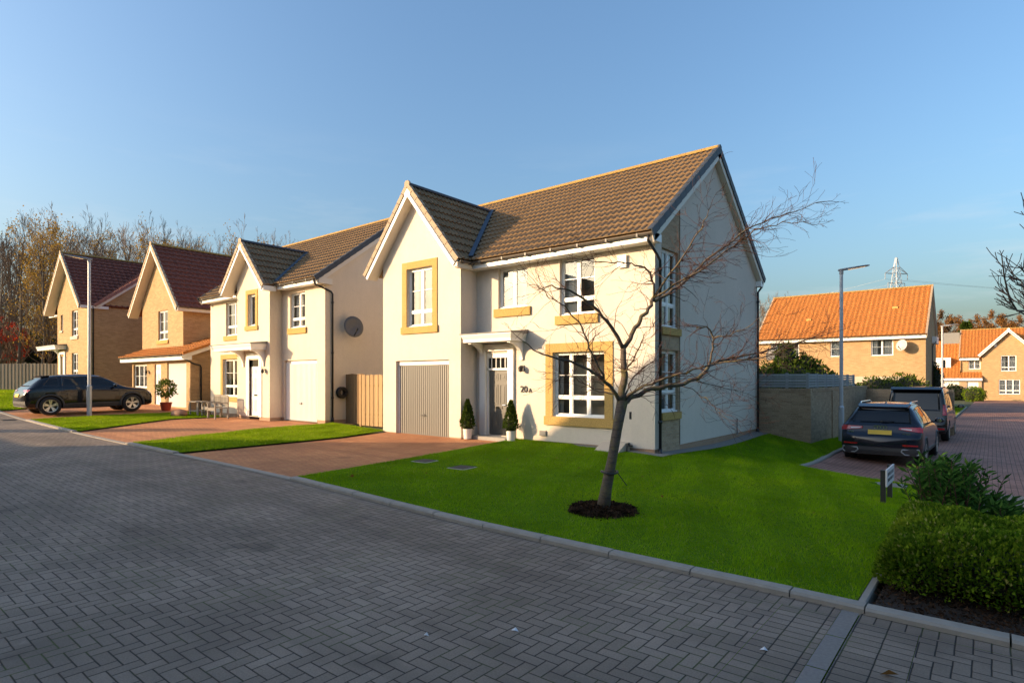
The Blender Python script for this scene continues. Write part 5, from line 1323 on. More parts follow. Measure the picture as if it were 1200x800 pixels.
m.tube([c + Vector((math.cos(a) * .108, math.sin(a) * .108, .01 * math.sin(a * 2))) for a in np.linspace(0, 6.283, 15)], .016, 6, False)
m.bar(c + CR * .10 - CF * .06, c + CR * .22 - CF * .07 + Vector((0, 0, -.17)), .035, .012); m.build('tree_tie', M['black'], tr)
m = MB(); c = TL[4] + CR * .10 - CF * .05 + Vector((0, 0, -.15)); m.bar(c, c + Vector((0, 0, -.1)), .025, .02); m.build('tag', M['black'], tr)
n = 7000; a = rng.random(n) * 6.283; r = .47 * np.sqrt(rng.random(n)); r = np.where(rng.random(n) < .03, r + .22 * rng.random(n), r); px, py = TB.x + r * np.cos(a), TB.y + r * np.sin(a)
P = np.stack([px, py, GV(px, py) + .03 + .06 * (1 - (r / .47) ** 2) + .02 * rng.random(n)], 1)
tag(leaf_obj('mulch', leaves(P, .04, np.stack([np.cos(a * 7), np.sin(a * 7), .25 * rng.standard_normal(n)], 1), .5), M['mulch']), 'dark bark mulch in a ring around the leaning tree', 'mulch', None, 'stuff')
n = 16000; px, py = -.75 + 4.5 * rng.random(n), 5.57 + 2.6 * rng.random(n)
P = np.stack([px, py, GV(px, py) + .035 + .02 * rng.random(n)], 1); a = rng.random(n) * 6.283
tag(leaf_obj('mulch', leaves(P, .035, np.stack([np.cos(a), np.sin(a), .25 * rng.standard_normal(n)], 1), .5), M['mulch']), 'dark bark mulch under the clipped hedge in the corner bed', 'mulch', None, 'stuff')

# bare young tree reaching in at the right edge
rt = thing('bare_tree', 'dark bare young tree with upright shoots rising beyond the right edge', 'tree', (7.6, 12.5, -.25))
m = MB(); rnd = random.Random(11); c = Vector((7.6, 12.5, -.3)); m.tube([c, c + Vector((-.05, 0, 1.2)), c + Vector((0, .05, 2.2))], [.09, .075, .06], 8)
m2 = MB()
def to_cam(px, py, z):   # a point on this tree seen square-on at the distance z
    x = (px - 588) / 693 * z; return CR * x + CF * z + Vector((0, 0, 1.85 + (444.5 - py) * z / 693))
top = c + Vector((0, .05, 2.2)); zt = top.dot(CF)
for pts in ([(1215, 395), (1203, 380), (1190, 369), (1177, 362), (1166, 356)], [(1210, 388), (1199, 376), (1186, 357), (1176, 352), (1167, 344), (1154, 336)], [(1180, 364), (1171, 350), (1165, 325), (1162, 300)],
            [(1200, 372), (1192, 350), (1185, 330), (1176, 322), (1169, 310)], [(1206, 350), (1199, 325), (1193, 300), (1191, 262), (1190, 238)], [(1192, 342), (1196, 330), (1188, 318), (1182, 312)], [(1208, 330), (1203, 300), (1197, 262), (1194, 240)], [(1215, 360), (1206, 346), (1194, 338), (1178, 333)], [(1197, 368), (1189, 345), (1187, 330)]):
    dz = rnd.uniform(-.8, .8); P2 = [to_cam(x, y, zt + dz * (1 - i / len(pts)) * 0 + dz * i / len(pts)) for i, (x, y) in enumerate(pts)]
    P3 = [top] + P2; m.tube(P3, [.022] + [.009 * (1 - .7 * i / len(P2)) for i in range(len(P2))], 6)
    for i in range(1, len(P3) - 1):
        for k in range(3):
            q = P3[i].lerp(P3[i + 1], rnd.random()); d = (P3[i + 1] - P3[i]).normalized() + Vector((rnd.gauss(0, .5), rnd.gauss(0, .5), rnd.gauss(0, .4))); grow(m2, q, d, rnd.uniform(.04, .15), .004, 1, 3, rnd, .6, .15, (1, 2), .6, None, .12, .003, (4, 3), 0, .7)
for k in range(0):
    a = rnd.uniform(-.6, .6); grow(m2, top, Vector((math.cos(a) * .9, math.sin(a) * .8, 1.1)), rnd.uniform(.9, 1.3), .014, 3, 5, rnd, .6, .2, (2, 3), .62, None, .14, .003, (5, 4, 3), 0, .6)
m.build('trunk', M['bark_grey'], rt, smooth=True); m2.build('crown', M['twig'], rt)

# the wood on the left
def wood_proto(k, kind):
    t = thing('bare_tree', None, 'tree', (0, 0, 0)); rnd = random.Random(100 + k); m = MB(); tips = []
    h = 6.5; d = Vector((rnd.gauss(0, .06), rnd.gauss(0, .06), 1)); pts = [Vector((0, 0, -.3))]; rad = [.2]
    for i in range(7): d = (d + Vector((rnd.gauss(0, .06), rnd.gauss(0, .06), .1))).normalized(); pts.append(pts[-1] + d * 2.2); rad.append(.18 * (1 - i / 8.5))
    tk = MB(); tk.tube(pts, rad, 7); tk.build('trunk', M['bark_grey'], t, smooth=True)
    for i in range(2, 8):
        for q in range(4):
            a = rnd.uniform(0, 6.283); u = .75 + .5 * i / 7; p = pts[i].lerp(pts[i - 1], rnd.random())
            grow(m, p, Vector((math.cos(a), math.sin(a), u)), rnd.uniform(2.0, 3.2) * (1.15 - .06 * i), rad[i] * .45 + .01, 3, 4, rnd, .55, .22, (2, 4), .6, tips, .12, .011, (4, 3, 3, 3), 0, .6)
    m.build('crown', M['twig_far'], t)
    if kind:
        P = np.array([tuple(p) for p, _ in tips]); P = P[rng.random(len(P)) < .8]; P = np.repeat(P, 4 if kind == 1 else 14, 0) + rng.standard_normal((len(P) * (4 if kind == 1 else 14), 3)) * .28
        leaf_obj('leaves', leaves(P, .17 if kind == 1 else .30, None, .7), M['yellowleaf'] if kind == 1 else M['brownleaf'], t)
    return t
protos = [(wood_proto(i, kd), kd) for i, kd in enumerate((0, 0, 0, 1, 1, 2))]
WL = {0: ('leafless grey tree in the wood behind the brick houses', 'leafless trees of the wood'), 1: ('tall tree with sparse yellow leaves behind the brick houses', 'yellow leaved trees of the wood'), 2: ('tree still full of brown leaves beyond the houses', 'brown leaved trees')}
rnd = random.Random(21); used = set(); cnt = 0
def place(k, x, y, s, z=None):
    p, kd = protos[k]; lab, gr = WL[kd]; loc = (x, y, (G(x, y) if z is None else z) - .2)
    if k not in used: used.add(k); p.location = loc; p.rotation_euler = (0, 0, rnd.uniform(0, 6.28)); p.scale = (s, s, s); p['label'] = lab; p['group'] = gr; return p
    return dup(p, loc, rnd.uniform(0, 6.28), lab, gr, s)
for i in range(66):
    r = -.93 + .53 * (i + rnd.uniform(-.4, .4)) / 66; z = rnd.choice([44, 50, 57, 65]) + rnd.uniform(-3, 3) + (6 if r > -.7 else 0)
    q = CR * (r * z) + CF * z; k = rnd.choice([0, 1, 2, 3]) if -.84 < r < -.6 else rnd.choice([0, 1, 2, 0, 1, 2, 3])
    if r < -.84: k = rnd.choice([0, 1, 2])
    hgt = (444.5 - rnd.uniform(258, 292) - (12 if r > -.55 else 0)) / 693 * z + .6; place(k, q.x, q.y, hgt / 17.2)
place(4, *(CR * (-.775 * 43) + CF * 43).xy, (444.5 - 268) / 693 * 43 / 17.2 + .02); place(4, *(CR * (-.72 * 50) + CF * 50).xy, .76); place(3, *(CR * (-.80 * 42) + CF * 42).xy, .62)
# trees beyond the right-hand houses
for i in range(16):
    r = .68 + .2 * (i + rnd.uniform(-.3, .3)) / 16; z = rnd.uniform(135, 165); q = CR * (r * z) + CF * z; place(5 if i % 3 else 1, q.x, q.y, (444.5 - rnd.uniform(360, 374)) / 693 * z / 17.0, -.4)
for i in range(7):
    r = .41 + .05 * i / 7 + rnd.uniform(-.004, .004); z = rnd.uniform(80, 95); q = CR * (r * z) + CF * z; place(rnd.choice([0, 1]), q.x, q.y, (444.5 - rnd.uniform(332, 362) - i * 3 + 14) / 693 * z / 17.2, -.4)
z = 128; q = CR * (.768 * z) + CF * z
pt = thing('conifer_tree', 'dark green conifer standing among brown trees beyond the far house', 'tree', (q.x, q.y, -.4)); n = 5000; s = rng.random(n) ** .7; a = rng.random(n) * 6.283; r = 3.6 * (1.02 - s) * (.4 + .6 * np.sqrt(rng.random(n))) * (1 + .25 * np.sin(s * 40))
P = np.stack([q.x + r * np.cos(a), q.y + r * np.sin(a), 2 + 12.0 * s], 1); leaf_obj('foliage', leaves(P, .8, np.stack([np.cos(a), np.sin(a), np.full(n, .1)], 1), .35), M['conifer'], pt); m = MB(); m.tube([(q.x, q.y, -.5), (q.x, q.y, 13.5)], [.35, .05], 7); m.build('trunk', M['bark_grey'], pt)

# shrubs
ax = lambda r, z: (CR * (r * z) + CF * z)
q = ax(-.845, 44); zz = G(q.x, q.y)
rw = thing('berry_shrub', 'tall shrub covered in red berries behind the weathered board fence', 'shrub', (q.x, q.y, zz)); m = MB(); tips = []; rnd = random.Random(3)
for i in range(16): a = rnd.uniform(0, 6.28); grow(m, (q.x + rnd.gauss(0, .5), q.y + rnd.gauss(0, .5), zz), Vector((math.cos(a) * .55, math.sin(a) * .55, 1)), rnd.uniform(1.8, 2.4), .045, 3, 4, rnd, .5, .2, (2, 4), .62, tips, .1, .012, (5, 4, 3), 0, .6)
m.build('branches', M['twig_far'], rw); P = np.array([tuple(p) for p, _ in tips]); Bq = np.repeat(P[rng.random(len(P)) < .30], 22, 0); Bq = Bq + rng.standard_normal(Bq.shape) * .085; leaf_obj('berries', leaves(Bq, .10, None, .9), M['berry'], rw)
shrub('evergreen_shrub', 'dark evergreen thicket behind the board fence and the red berries', 'shrub', [((ax(-.80, 47).x, ax(-.80, 47).y, 2.6), (2.6, 2.2, 2.7)), ((ax(-.86, 48).x, ax(-.86, 48).y, 2.4), (2.6, 2.2, 2.4)), ((ax(-.83, 50).x, ax(-.83, 50).y, 3.2), (2.4, 2.2, 2.9))], 9000, .22, M['darkleaf'])
q = ax(.47, 32); q2 = ax(.44, 32.5); q3 = ax(.512, 32)
shrub('conifer_shrub', 'pointed dark conifer behind the grey slat fence', 'shrub', [((q.x, q.y, 1.6), (1.2, 1.0, 1.4)), ((q.x - .2, q.y, 2.6), (.6, .5, 1.25)), ((q.x + .6, q.y + .5, 2.2), (.55, .5, 1.1)), ((q2.x, q2.y, 1.7), (.9, .8, 1.1))], 5000, .16, M['conifer'])
shrub('leafy_shrub', 'brownish loose shrub right of the pointed conifer behind the slat fence', 'shrub', [((q3.x, q3.y, 1.6), (.8, .8, 1.35)), ((q3.x + .7, q3.y + .5, 1.3), (.6, .6, 1.0))], 2200, .15, M['midleaf'])
q = ax(.425, 30); shrub('leafy_shrub', 'green shrub above the slat fence next to the white gable', 'shrub', [((q.x, q.y, 1.5), (.5, .5, .95)), ((q.x + 1.0, q.y + .6, 1.4), (.5, .5, .95)), ((q.x + 2.0, q.y + 1, 1.3), (.5, .5, 1.0))], 2600, .12, M['midleaf'])
q = ax(.62, 34); shrub('garden_shrub', 'yellow green shrub spilling over the brick wall behind the van', 'shrub', [((q.x, q.y, 1.0), (1.3, .9, 1.0)), ((q.x + 1.2, q.y + .7, 1.1), (1.2, .9, 1.05)), ((q.x - 1.3, q.y - .6, .8), (1.1, .9, .9))], 4200, .15, M['midleaf'])
q = ax(.712, 44); shrub('leafy_shrub', 'narrow dark shrub at the right corner of the orange roofed house', 'shrub', [((q.x, q.y, 1.4), (.6, .6, 1.7)), ((q.x - .3, q.y - .3, .6), (.7, .7, 1.1))], 2000, .17, M['darkleaf'])
q = ax(.748, 66); shrub('dark_shrub', 'dark bush in front of the far white garage', 'shrub', [((q.x, q.y, .3), (1.0, .9, .95)), ((q.x - 1.2, q.y - .5, .2), (.9, .9, .8))], 2200, .17, M['darkleaf'])
q = ax(.782, 62); shrub('round_bush', 'round clipped bush on the small far lawn', 'shrub', [((q.x, q.y, .25), (.95, .95, .85))], 2600, .12, M['hedge'])
bl = []
for i in range(9): q = ax(.82 + .02 * i, 70 + .0 * i); bl.append(((q.x, q.y, -.05 + .08 * math.sin(i * 2.3)), (1.15, .9, .75)))
shrub('low_hedge', 'low row of yellow green bushes below the far house windows', 'hedge', bl, 7000, .15, M['hedge'])
# ------------------------------------------------------------------ street furniture
def lamp_post(label, x, y, h, head, group='street lamp posts'):
    """head: heading of the lantern arm"""
    z = G(x, y); t = thing('street_lamp', label, 'street lamp', (x, y, z), group); m = MB()
    m.lathe([(.085, -.2), (.085, 1.15), (.058, 1.2), (.052, h)], (x, y, z), 'z', 14); m.build('pole', M['galv'], t, smooth=False)
    m = MB(); m.box(x - .05, x + .05, y - .088, y - .07, z + .45, z + 1.0); m.build('service_door', M['galv'], t)
    d = Vector((math.sin(head), math.cos(head), 0)); s = Vector((d.y, -d.x, 0)); p = Vector((x, y, z + h)); Z = Vector((0, 0, 1)); m = MB()
    prof = [(-.10, .02, .06), (-.05, .07, .07), (.12, .08, .085), (.45, .13, .07), (.72, .125, .05), (.80, .06, .03)]; n = 8; b = 0; vs = []
    for (a, w, hh) in prof:
        for k in range(n):
            an = 2 * math.pi * k / n; vs.append(p + d * a + s * w * math.cos(an) + Z * (hh * .5 * math.sin(an) + .03 + a * .10))
    fs = [tuple(range(n)), tuple(range((len(prof) - 1) * n, len(prof) * n))] + [(i * n + k, i * n + (k + 1) % n, (i + 1) * n + (k + 1) % n, (i + 1) * n + k) for i in range(len(prof) - 1) for k in range(n)]
    m.add(vs, fs); m.tube([p - Z * .12, p + Z * .06], .064, 10); hd = m.build('lamp_head', M['lamp_head'], t, smooth=False)
    m = MB(); m.sbox(p + d * .2 - s * .08 - Z * .012 + Z * .02, p + d * .68 - s * .08 - Z * .012 + Z * .085, s * .16, Z * .01); m.build('lens', M['clear_lens'], hd)
    return t
lamp_post('grey street lamp in front of the dark car and leftmost brick house', -27.5, 7.55, 6.1, R(200))
lamp_post('grey street lamp rising between the brick garden wall and parked cars', -3.87, 22.0, 5.65, R(80))
lamp_post('distant grey street lamp beside the far house garage', -2.45, 46.0, 5.6, R(80))

def pylon(label, x, y, h, w):
    z = -.5; t = thing('pylon', label, 'pylon', (x, y, z)); m = MB(); ha = math.radians(51)
    A1 = Vector((math.cos(ha), math.sin(ha), 0)); A2 = Vector((-A1.y, A1.x, 0)); O = Vector((x, y, z))
    lv = [0, .18, .33, .46, .57, .66, .74, .80, .86, .92, 1.0]; wd = lambda s: w * (1 - s) ** .85 * .5 + .35
    C = lambda s, i, j: O + A1 * (wd(s) * i) + A2 * (wd(s) * j) + Vector((0, 0, h * s)); cs = [(-1, -1), (1, -1), (1, 1), (-1, 1)]
    for s0, s1 in zip(lv[:-1], lv[1:]):
        for k in range(4):
            a, b = cs[k], cs[(k + 1) % 4]
            m.bar(C(s0, *a), C(s1, *a), .24, .24); m.bar(C(s0, *a), C(s1, *b), .14, .14); m.bar(C(s0, *b), C(s1, *a), .14, .14); m.bar(C(s1, *a), C(s1, *b), .14, .14)
    m.build('tower', M['galv'], t); m = MB(); ends = []
    for s, L in ((.875, 5.2),):
        for sg in (-1, 1):
            e = O + A1 * sg * (L + 1.5) + Vector((0, 0, h * s)); ends.append(e)
            for j in (-1, 1):
                m.bar(C(s, sg, j), e, .2, .2); m.bar(C(.93, sg, j), e, .2, .2)
    for sg in (-1, 1):
        e = O + A1 * sg * 5 + Vector((0, 0, h * .80)); m.bar(O + Vector((0, 0, h * .80)), e, .25, .25); ends.append(e)
    m.build('crossarm', M['lamp_head'], t)
    m = MB()
    for e in ends: m.tube([e, e - Vector((0, 0, 3))], .16, 6)
    m.build('insulator', M['lamp_head'], t)
    return t, ends
q = ax(.650, 300)
py, ends = pylon('tall lattice electricity pylon rising beyond the orange roofed house', q.x, q.y, 64, 10)
wr = thing('power_line', 'thin power lines strung from the pylon beyond the orange roof', 'power line', (q.x, q.y, 44))
m = MB()
for e in ends[:2]:
    for tgt in (ax(.15, 420) + Vector((0, 0, 60)), ax(1.6, 380) + Vector((0, 0, 72))):
        a = e - Vector((0, 0, 3)); b = tgt + Vector((e.x - q.x, e.y - q.y, 0)); m.tube([a.lerp(b, s) - Vector((0, 0, 22 * 4 * s * (1 - s) * .5)) for s in np.linspace(0, 1, 14)], .05, 3, False)
m.build('wire', M['lamp_head'], wr)

# street name plate on two short posts
sx, sy0, sy1 = -1.35, 11.0, 11.85; z0 = G(sx, 11.0)
sg = thing('street_sign', 'low white street nameplate on two short black posts in the lawn corner', 'sign', (sx, 11.4, z0)); m = MB()
for y in (sy0, sy1 - .06):
    m = MB(); m.box(sx - .035, sx + .035, y, y + .06, G(sx, y) - .1, z0 + .56); m.build('post', M['black'], sg)
m = MB(); m.box(sx + .036, sx + .058, sy0 - .01, sy1 + .02, z0 + .30, z0 + .57); bd = m.build('board', M['sign_white'], sg)
m = MB(); rnd = random.Random(2)
for zz, h in ((z0 + .455, .055), (z0 + .365, .05)):
    y = sy0 + .08
    while y < sy1 - .1:
        w = rnd.choice([.035, .045, .05])
        for k in range(2): m.box(sx + .0585, sx + .0605, y + k * (w - .012), y + k * (w - .012) + .012, zz, zz + h)
        zc = zz + rnd.choice([0, h * .42, h - .011]); m.box(sx + .0585, sx + .0604, y + .012, y + w - .012, zc, zc + .011); y += w + rnd.choice([.02, .02, .06])
m.build('lettering', M['sign_ink'], bd)

def cover(label, x, y, s, rot, fr='concrete'):
    z = G(x, y); t = thing('drain_cover', label, 'drain cover', (x, y, z)); c, sn = math.cos(rot) * s / 2, math.sin(rot) * s / 2
    u, v = Vector((c, sn, 0)), Vector((-sn, c, 0)); o = Vector((x, y, z)); m = MB(); m.sbox(o - u - v + Vector((0, 0, -.05)), o + u - v + Vector((0, 0, -.05)), v * 2, (0, 0, .088)); m.build('frame', M[fr], t)
    m = MB(); m.sbox(o - u * .8 - v * .8, o + u * .8 - v * .8, v * 1.6, (0, 0, .048))
    for k in range(5): m.sbox(o - u * .7 + v * (-.7 + .32 * k) + Vector((0, 0, .0485)), o + u * .7 + v * (-.7 + .32 * k) + Vector((0, 0, .0485)), v * .12, (0, 0, .006))
    m.build('lid', M['iron' if fr == 'concrete' else 'lead_grey'], t)
cover('square drain cover at the lawn edge nearest the garage driveway', -9.0, 8.25, .40, .1)
cover('square drain cover in the lawn further from the driveway edge', -7.9, 8.2, .42, .1)
cover('grey drain cover behind the street nameplate', DRAIN[0], DRAIN[1], .55, .05, 'granite')
gy = thing('gully_grating', 'iron gully grating in the grey paving by the far left kerb', 'grating', (-27.6, 5.1, G(-27.6, 5.1))); m = MB(); z = G(-27.6, 5.1)
for k in range(8): m.box(-27.9 + k * .08, -27.855 + k * .08, 4.9, 5.3, z - .02, z + .012)
m.build('bars', M['iron'], gy)

gb = thing('grit_bin', 'yellow lidded bin standing on the grass beside the van', 'bin', (-2.05, 34.6, -.4)); z = G(-2.05, 34.6)
m = MB(); x, y = -2.35, 34.6
m.add([(x - .42, y - .30, z), (x + .42, y - .30, z), (x + .42, y + .30, z), (x - .42, y + .30, z), (x - .5, y - .38, z + .62), (x + .5, y - .38, z + .62), (x + .5, y + .38, z + .62), (x - .5, y + .38, z + .62)], [(3, 2, 1, 0), (0, 1, 5, 4), (1, 2, 6, 5), (2, 3, 7, 6), (3, 0, 4, 7)])
for k in (-.25, 0, .25): m.box(x + k - .03, x + k + .03, y - .37, y - .34, z + .05, z + .55)
m.build('body', M['yellow'], gb); m = MB()
m.add([(x - .55, y - .43, z + .60), (x + .55, y - .43, z + .60), (x + .55, y + .43, z + .60), (x - .55, y + .43, z + .60), (x - .53, y - .41, z + .74), (x + .53, y - .41, z + .74), (x + .53, y + .41, z + .95), (x - .53, y + .41, z + .95)], [(3, 2, 1, 0), (0, 1, 5, 4), (1, 2, 6, 5), (2, 3, 7, 6), (3, 0, 4, 7), (4, 5, 6, 7)])
m.build('lid', M['yellow'], gb)

# seats in front of the smaller cream house
def chair(label, x, y, w=.62):
    z = G(x, y); t = thing('garden_chair', label, 'chair', (x, y, z)); h = w / 2
    for sx_ in (-1, 1):
        for sy_, hh in ((-1, .60), (1, .90)):
            m = MB(); m.box(x + sx_ * h - .025, x + sx_ * h + .025, y + sy_ * .25 - .025, y + sy_ * .25 + .025, z - .02, z + hh); m.build('leg', M['bench'], t)
        m = MB(); m.box(x + sx_ * h - .035, x + sx_ * h + .035, y - .30, y + .225, z + .601, z + .63); m.build('armrest', M['bench'], t)
    m = MB()
    for k in range(6): m.box(x - h + .026, x + h - .026, y - .26 + k * .085, y - .19 + k * .085, z + .40, z + .425)
    m.box(x - h + .026, x + h - .026, y - .265, y - .245, z + .31, z + .399); m.build('seat', M['bench'], t)
    m = MB(); m.box(x - h + .026, x + h - .026, y + .235, y + .265, z + .84, z + .92); m.box(x - h + .026, x + h - .026, y + .235, y + .265, z + .46, z + .51)
    for k in range(7): a = x - h + .05 + k * (w - .13) / 6; m.box(a, a + .05, y + .242, y + .258, z + .511, z + .839)
    m.build('backrest', M['bench'], t)
chair('weathered garden chair by the window, nearest the white porch', -23.95, 10.9); chair('weathered garden chair with its back to the window, further from the porch', -24.7, 11.0)
x, y = -25.55, 10.8; z = G(x, y); t = thing('garden_table', 'small weathered side table left of the two garden chairs', 'table', (x, y, z))
for a in (-.36, .36):
    for b in (-.14, .14): m = MB(); m.box(x + a - .025, x + a + .025, y + b - .025, y + b + .025, z - .02, z + .58); m.build('leg', M['bench'], t)
m = MB()
for k in range(6): m.box(x - .42, x + .42, y - .26 + k * .088, y - .18 + k * .088, z + .581, z + .61)
m.build('tabletop', M['bench'], t); m = MB(); m.box(x - .33, x + .33, y - .18, y + .18, z + .2, z + .23); m.build('shelf', M['bench'], t)
x, y = -25.3, 10.0; z = G(x, y); t = thing('compost_sack', 'crumpled brown sack lying on the grass before the garden table', 'sack', (x, y, z)); m = MB(); blob_mesh(m, (x, y, z + .13), (.42, .26, .17), 16, 9, .14); m.build('sack', M['bag'], t, smooth=True)

for (x, y, s, lab) in ((-2.75, 3.42, .05, 'scrap of white litter on the paving below the lawn kerb'), (-2.05, 2.70, .045, 'small pale scrap of litter on the paving left of the edge blocks'), (-3.2, 2.95, .035, 'tiny white paper fleck on the grey paving'), (-1.22, 4.25, .045, 'small white litter scrap on the edge blocks beside the stone strip')):
    s *= .6; z = G(x, y); m = MB(); pts = [(x - s, y - s * .3, z + .004), (x + s * .2, y - s * .6, z + .014), (x + s, y + s * .2, z + .005), (x + s * .1, y + s * .5, z + .018), (x - s * .6, y + s * .4, z + .008)]
    m.add(pts + [(x + .003, y + .002, z + .03)], [(0, 1, 5), (1, 2, 5), (2, 3, 5), (3, 4, 5), (4, 0, 5)]); tag(m.build('litter', M['paper'], None), lab, 'litter')

# fallen leaves
def fallen(label, x, y, s=.05):
    P = np.array([[x, y, G(x, y) + .01 + (.05 if y > KY else 0)]]); tag(leaf_obj('fallen_leaf', leaves(P, s, np.array([[1., .4, .15]]), .6, .5, 0), M['brownleaf']), label, 'leaf')
fallen('brown fallen leaf on the edge blocks right of the stone strip', -.55, 4.35, .09); fallen('orange fallen leaf on the lawn near the driveway kerb', -8.6, 6.15, .09)

rnd = random.Random(8)
for i in range(16):
    x, y = rnd.uniform(-8.5, -1.2), rnd.uniform(6.0, 11.0); P = np.array([[x, y, G(x, y) + .06]])
    tag(leaf_obj('fallen_leaf', leaves(P, .055, np.array([[rnd.gauss(0, 1), rnd.gauss(0, 1), .15]]), .6, .5, 0), M['brownleaf']), 'small brown fallen leaf lying on the green front lawn', 'leaf', 'fallen leaves on the front lawn')
# ------------------------------------------------------------------ cars
def pchip(xs, ys, x):
    xs, ys, x = np.array(xs, float), np.array(ys, float), np.array(x, float); h = np.diff(xs); dl = np.diff(ys) / h; n = len(xs); d = np.zeros(n)
    for i in range(1, n - 1):
        if dl[i - 1] * dl[i] > 0: w1, w2 = 2 * h[i] + h[i - 1], h[i] + 2 * h[i - 1]; d[i] = (w1 + w2) / (w1 / dl[i - 1] + w2 / dl[i])
    d[0], d[-1] = dl[0], dl[-1]; i = np.clip(np.searchsorted(xs, x) - 1, 0, n - 2); t = (x - xs[i]) / h[i]
    return ys[i] * (1 + 2 * t) * (1 - t) ** 2 + h[i] * d[i] * t * (1 - t) ** 2 + ys[i + 1] * t * t * (3 - 2 * t) + h[i] * d[i + 1] * t * t * (t - 1)
def car_body(st, name, mat, root, axles, wr, W):
    st = np.array(st, float); ys = st[:, 0]; yy = np.unique(np.concatenate([np.linspace(ys[0], ys[-1], 110), ys])); C = [pchip(ys, st[:, k], yy) for k in range(7)]
    m = MB(); rows = []
    for i in range(len(yy)):
        zb, zl, zt, wb, wl, wr_ = [C[k][i] for k in range(1, 7)]; zl = min(zl, zt - .02); H = zl - zb; g = zt - zl
        sec = [(0, zb), (wb * .78, zb), (wb * .93, zb + .05 * min(1, H)), (wb * .985, zb + .2 * H), (wb, zb + .42 * H), (wb * .992, zb + .62 * H), (wb * .985, zb + .78 * H), (wb * .5 + wl * .5, zb + .93 * H), (wl, zl), (wl * .72 + wr_ * .28, zl + .34 * g), (wl * .3 + wr_ * .7, zl + .72 * g), (wr_, zl + .90 * g), (wr_ * .90, zl + .97 * g), (wr_ * .6, zt), (0, zt + .012)]
        sec = [(x, z) for x, z in sec]; full = sec + [(-x, z) for x, z in sec[-2:0:-1]]; rows.append([(x, yy[i], z) for x, z in full])
    n = len(rows[0])
    for r in rows: m.v.extend(r)
    for i in range(len(rows) - 1):
        for k in range(n): m.f.append((i * n + k, (i + 1) * n + k, (i + 1) * n + (k + 1) % n, i * n + (k + 1) % n))
    m.f.append(tuple(range(n))); e = (len(rows) - 1) * n; m.f.append(tuple(e + k for k in range(n))[::-1])
    ob = m.build(name, mat, root, smooth=True)
    bm = bmesh.new(); bm.from_mesh(ob.data); bmesh.ops.recalc_face_normals(bm, faces=bm.faces[:]); bm.to_mesh(ob.data); bm.free()
    bvh = BVHTree.FromPolygons([tuple(v.co) for v in ob.data.vertices], [tuple(p.vertices) for p in ob.data.polygons])
    cut = MB()
    for ya in axles:
        for s in (-1, 1): cut.tube([(s * (W - .30), ya, wr), (s * (W + .3), ya, wr)], wr + .065, 28)
    co = cut.build('cutter', mat, root); md = ob.modifiers.new('b', 'BOOLEAN'); md.object = co; md.operation = 'DIFFERENCE'; md.solver = 'EXACT'
    me = bpy.data.meshes.new_from_object(ob.evaluated_get(bpy.context.evaluated_depsgraph_get())); ob.modifiers.clear(); ob.data = me; bpy.data.objects.remove(co)
    me.materials.clear(); me.materials.append(mat)
    return ob, bvh
def patch(mb, bvh, c4, axis, off=.006, n=12, mm=8, sgn=1, th=.012, bow=None):
    """quad patch thrown onto the body; axis 'rear': corners are (x,z) seen along +Y; 'side': (y,z) seen along X; 'front'"""
    P = []; ok = True
    for j in range(mm + 1):
        for i in range(n + 1):
            s, t = i / n, j / mm; a = [c4[0][k] * (1 - s) * (1 - t) + c4[1][k] * s * (1 - t) + c4[2][k] * s * t + c4[3][k] * (1 - s) * t for k in (0, 1)]
            if bow: a[1] += bow * 4 * s * (1 - s) * (t if bow > 0 else 1)
            if axis == 'rear': o, d = Vector((a[0], -3, a[1])), Vector((0, 1, 0))
            elif axis == 'front': o, d = Vector((a[0], 9, a[1])), Vector((0, -1, 0))
            elif axis == 'top': o, d = Vector((a[0], a[1], 4)), Vector((0, 0, -1))
            else: o, d = Vector((3 * sgn, a[0], a[1])), Vector((-sgn, 0, 0))
            h = bvh.ray_cast(o, d)
            if h[0] is None: h = (P[-1][0] + P[-1][1] * -off, P[-1][1]) if P else (o + d * 2.2, -d)
            nrm = h[1] if h[1].dot(d) < 0 else -h[1]; P.append((h[0] + nrm * off, nrm))
    b = len(mb.v); k = n + 1; N = len(P); mb.v.extend([tuple(p) for p, _ in P]); mb.v.extend([tuple(p - q * th) for p, q in P])
    f = []
    for j in range(mm):
        for i in range(n): q = (j * k + i, j * k + i + 1, (j + 1) * k + i + 1, (j + 1) * k + i); f += [q, tuple(x + N for x in q[::-1])]
    edge = [i for i in range(k)] + [j * k + n for j in range(1, mm + 1)] + [mm * k + i for i in range(n - 1, -1, -1)] + [j * k for j in range(mm - 1, 0, -1)]
    for a, c in zip(edge, edge[1:] + edge[:1]): f.append((a, c, c + N, a + N))
    mb.f.extend([tuple(x + b for x in q) for q in f])
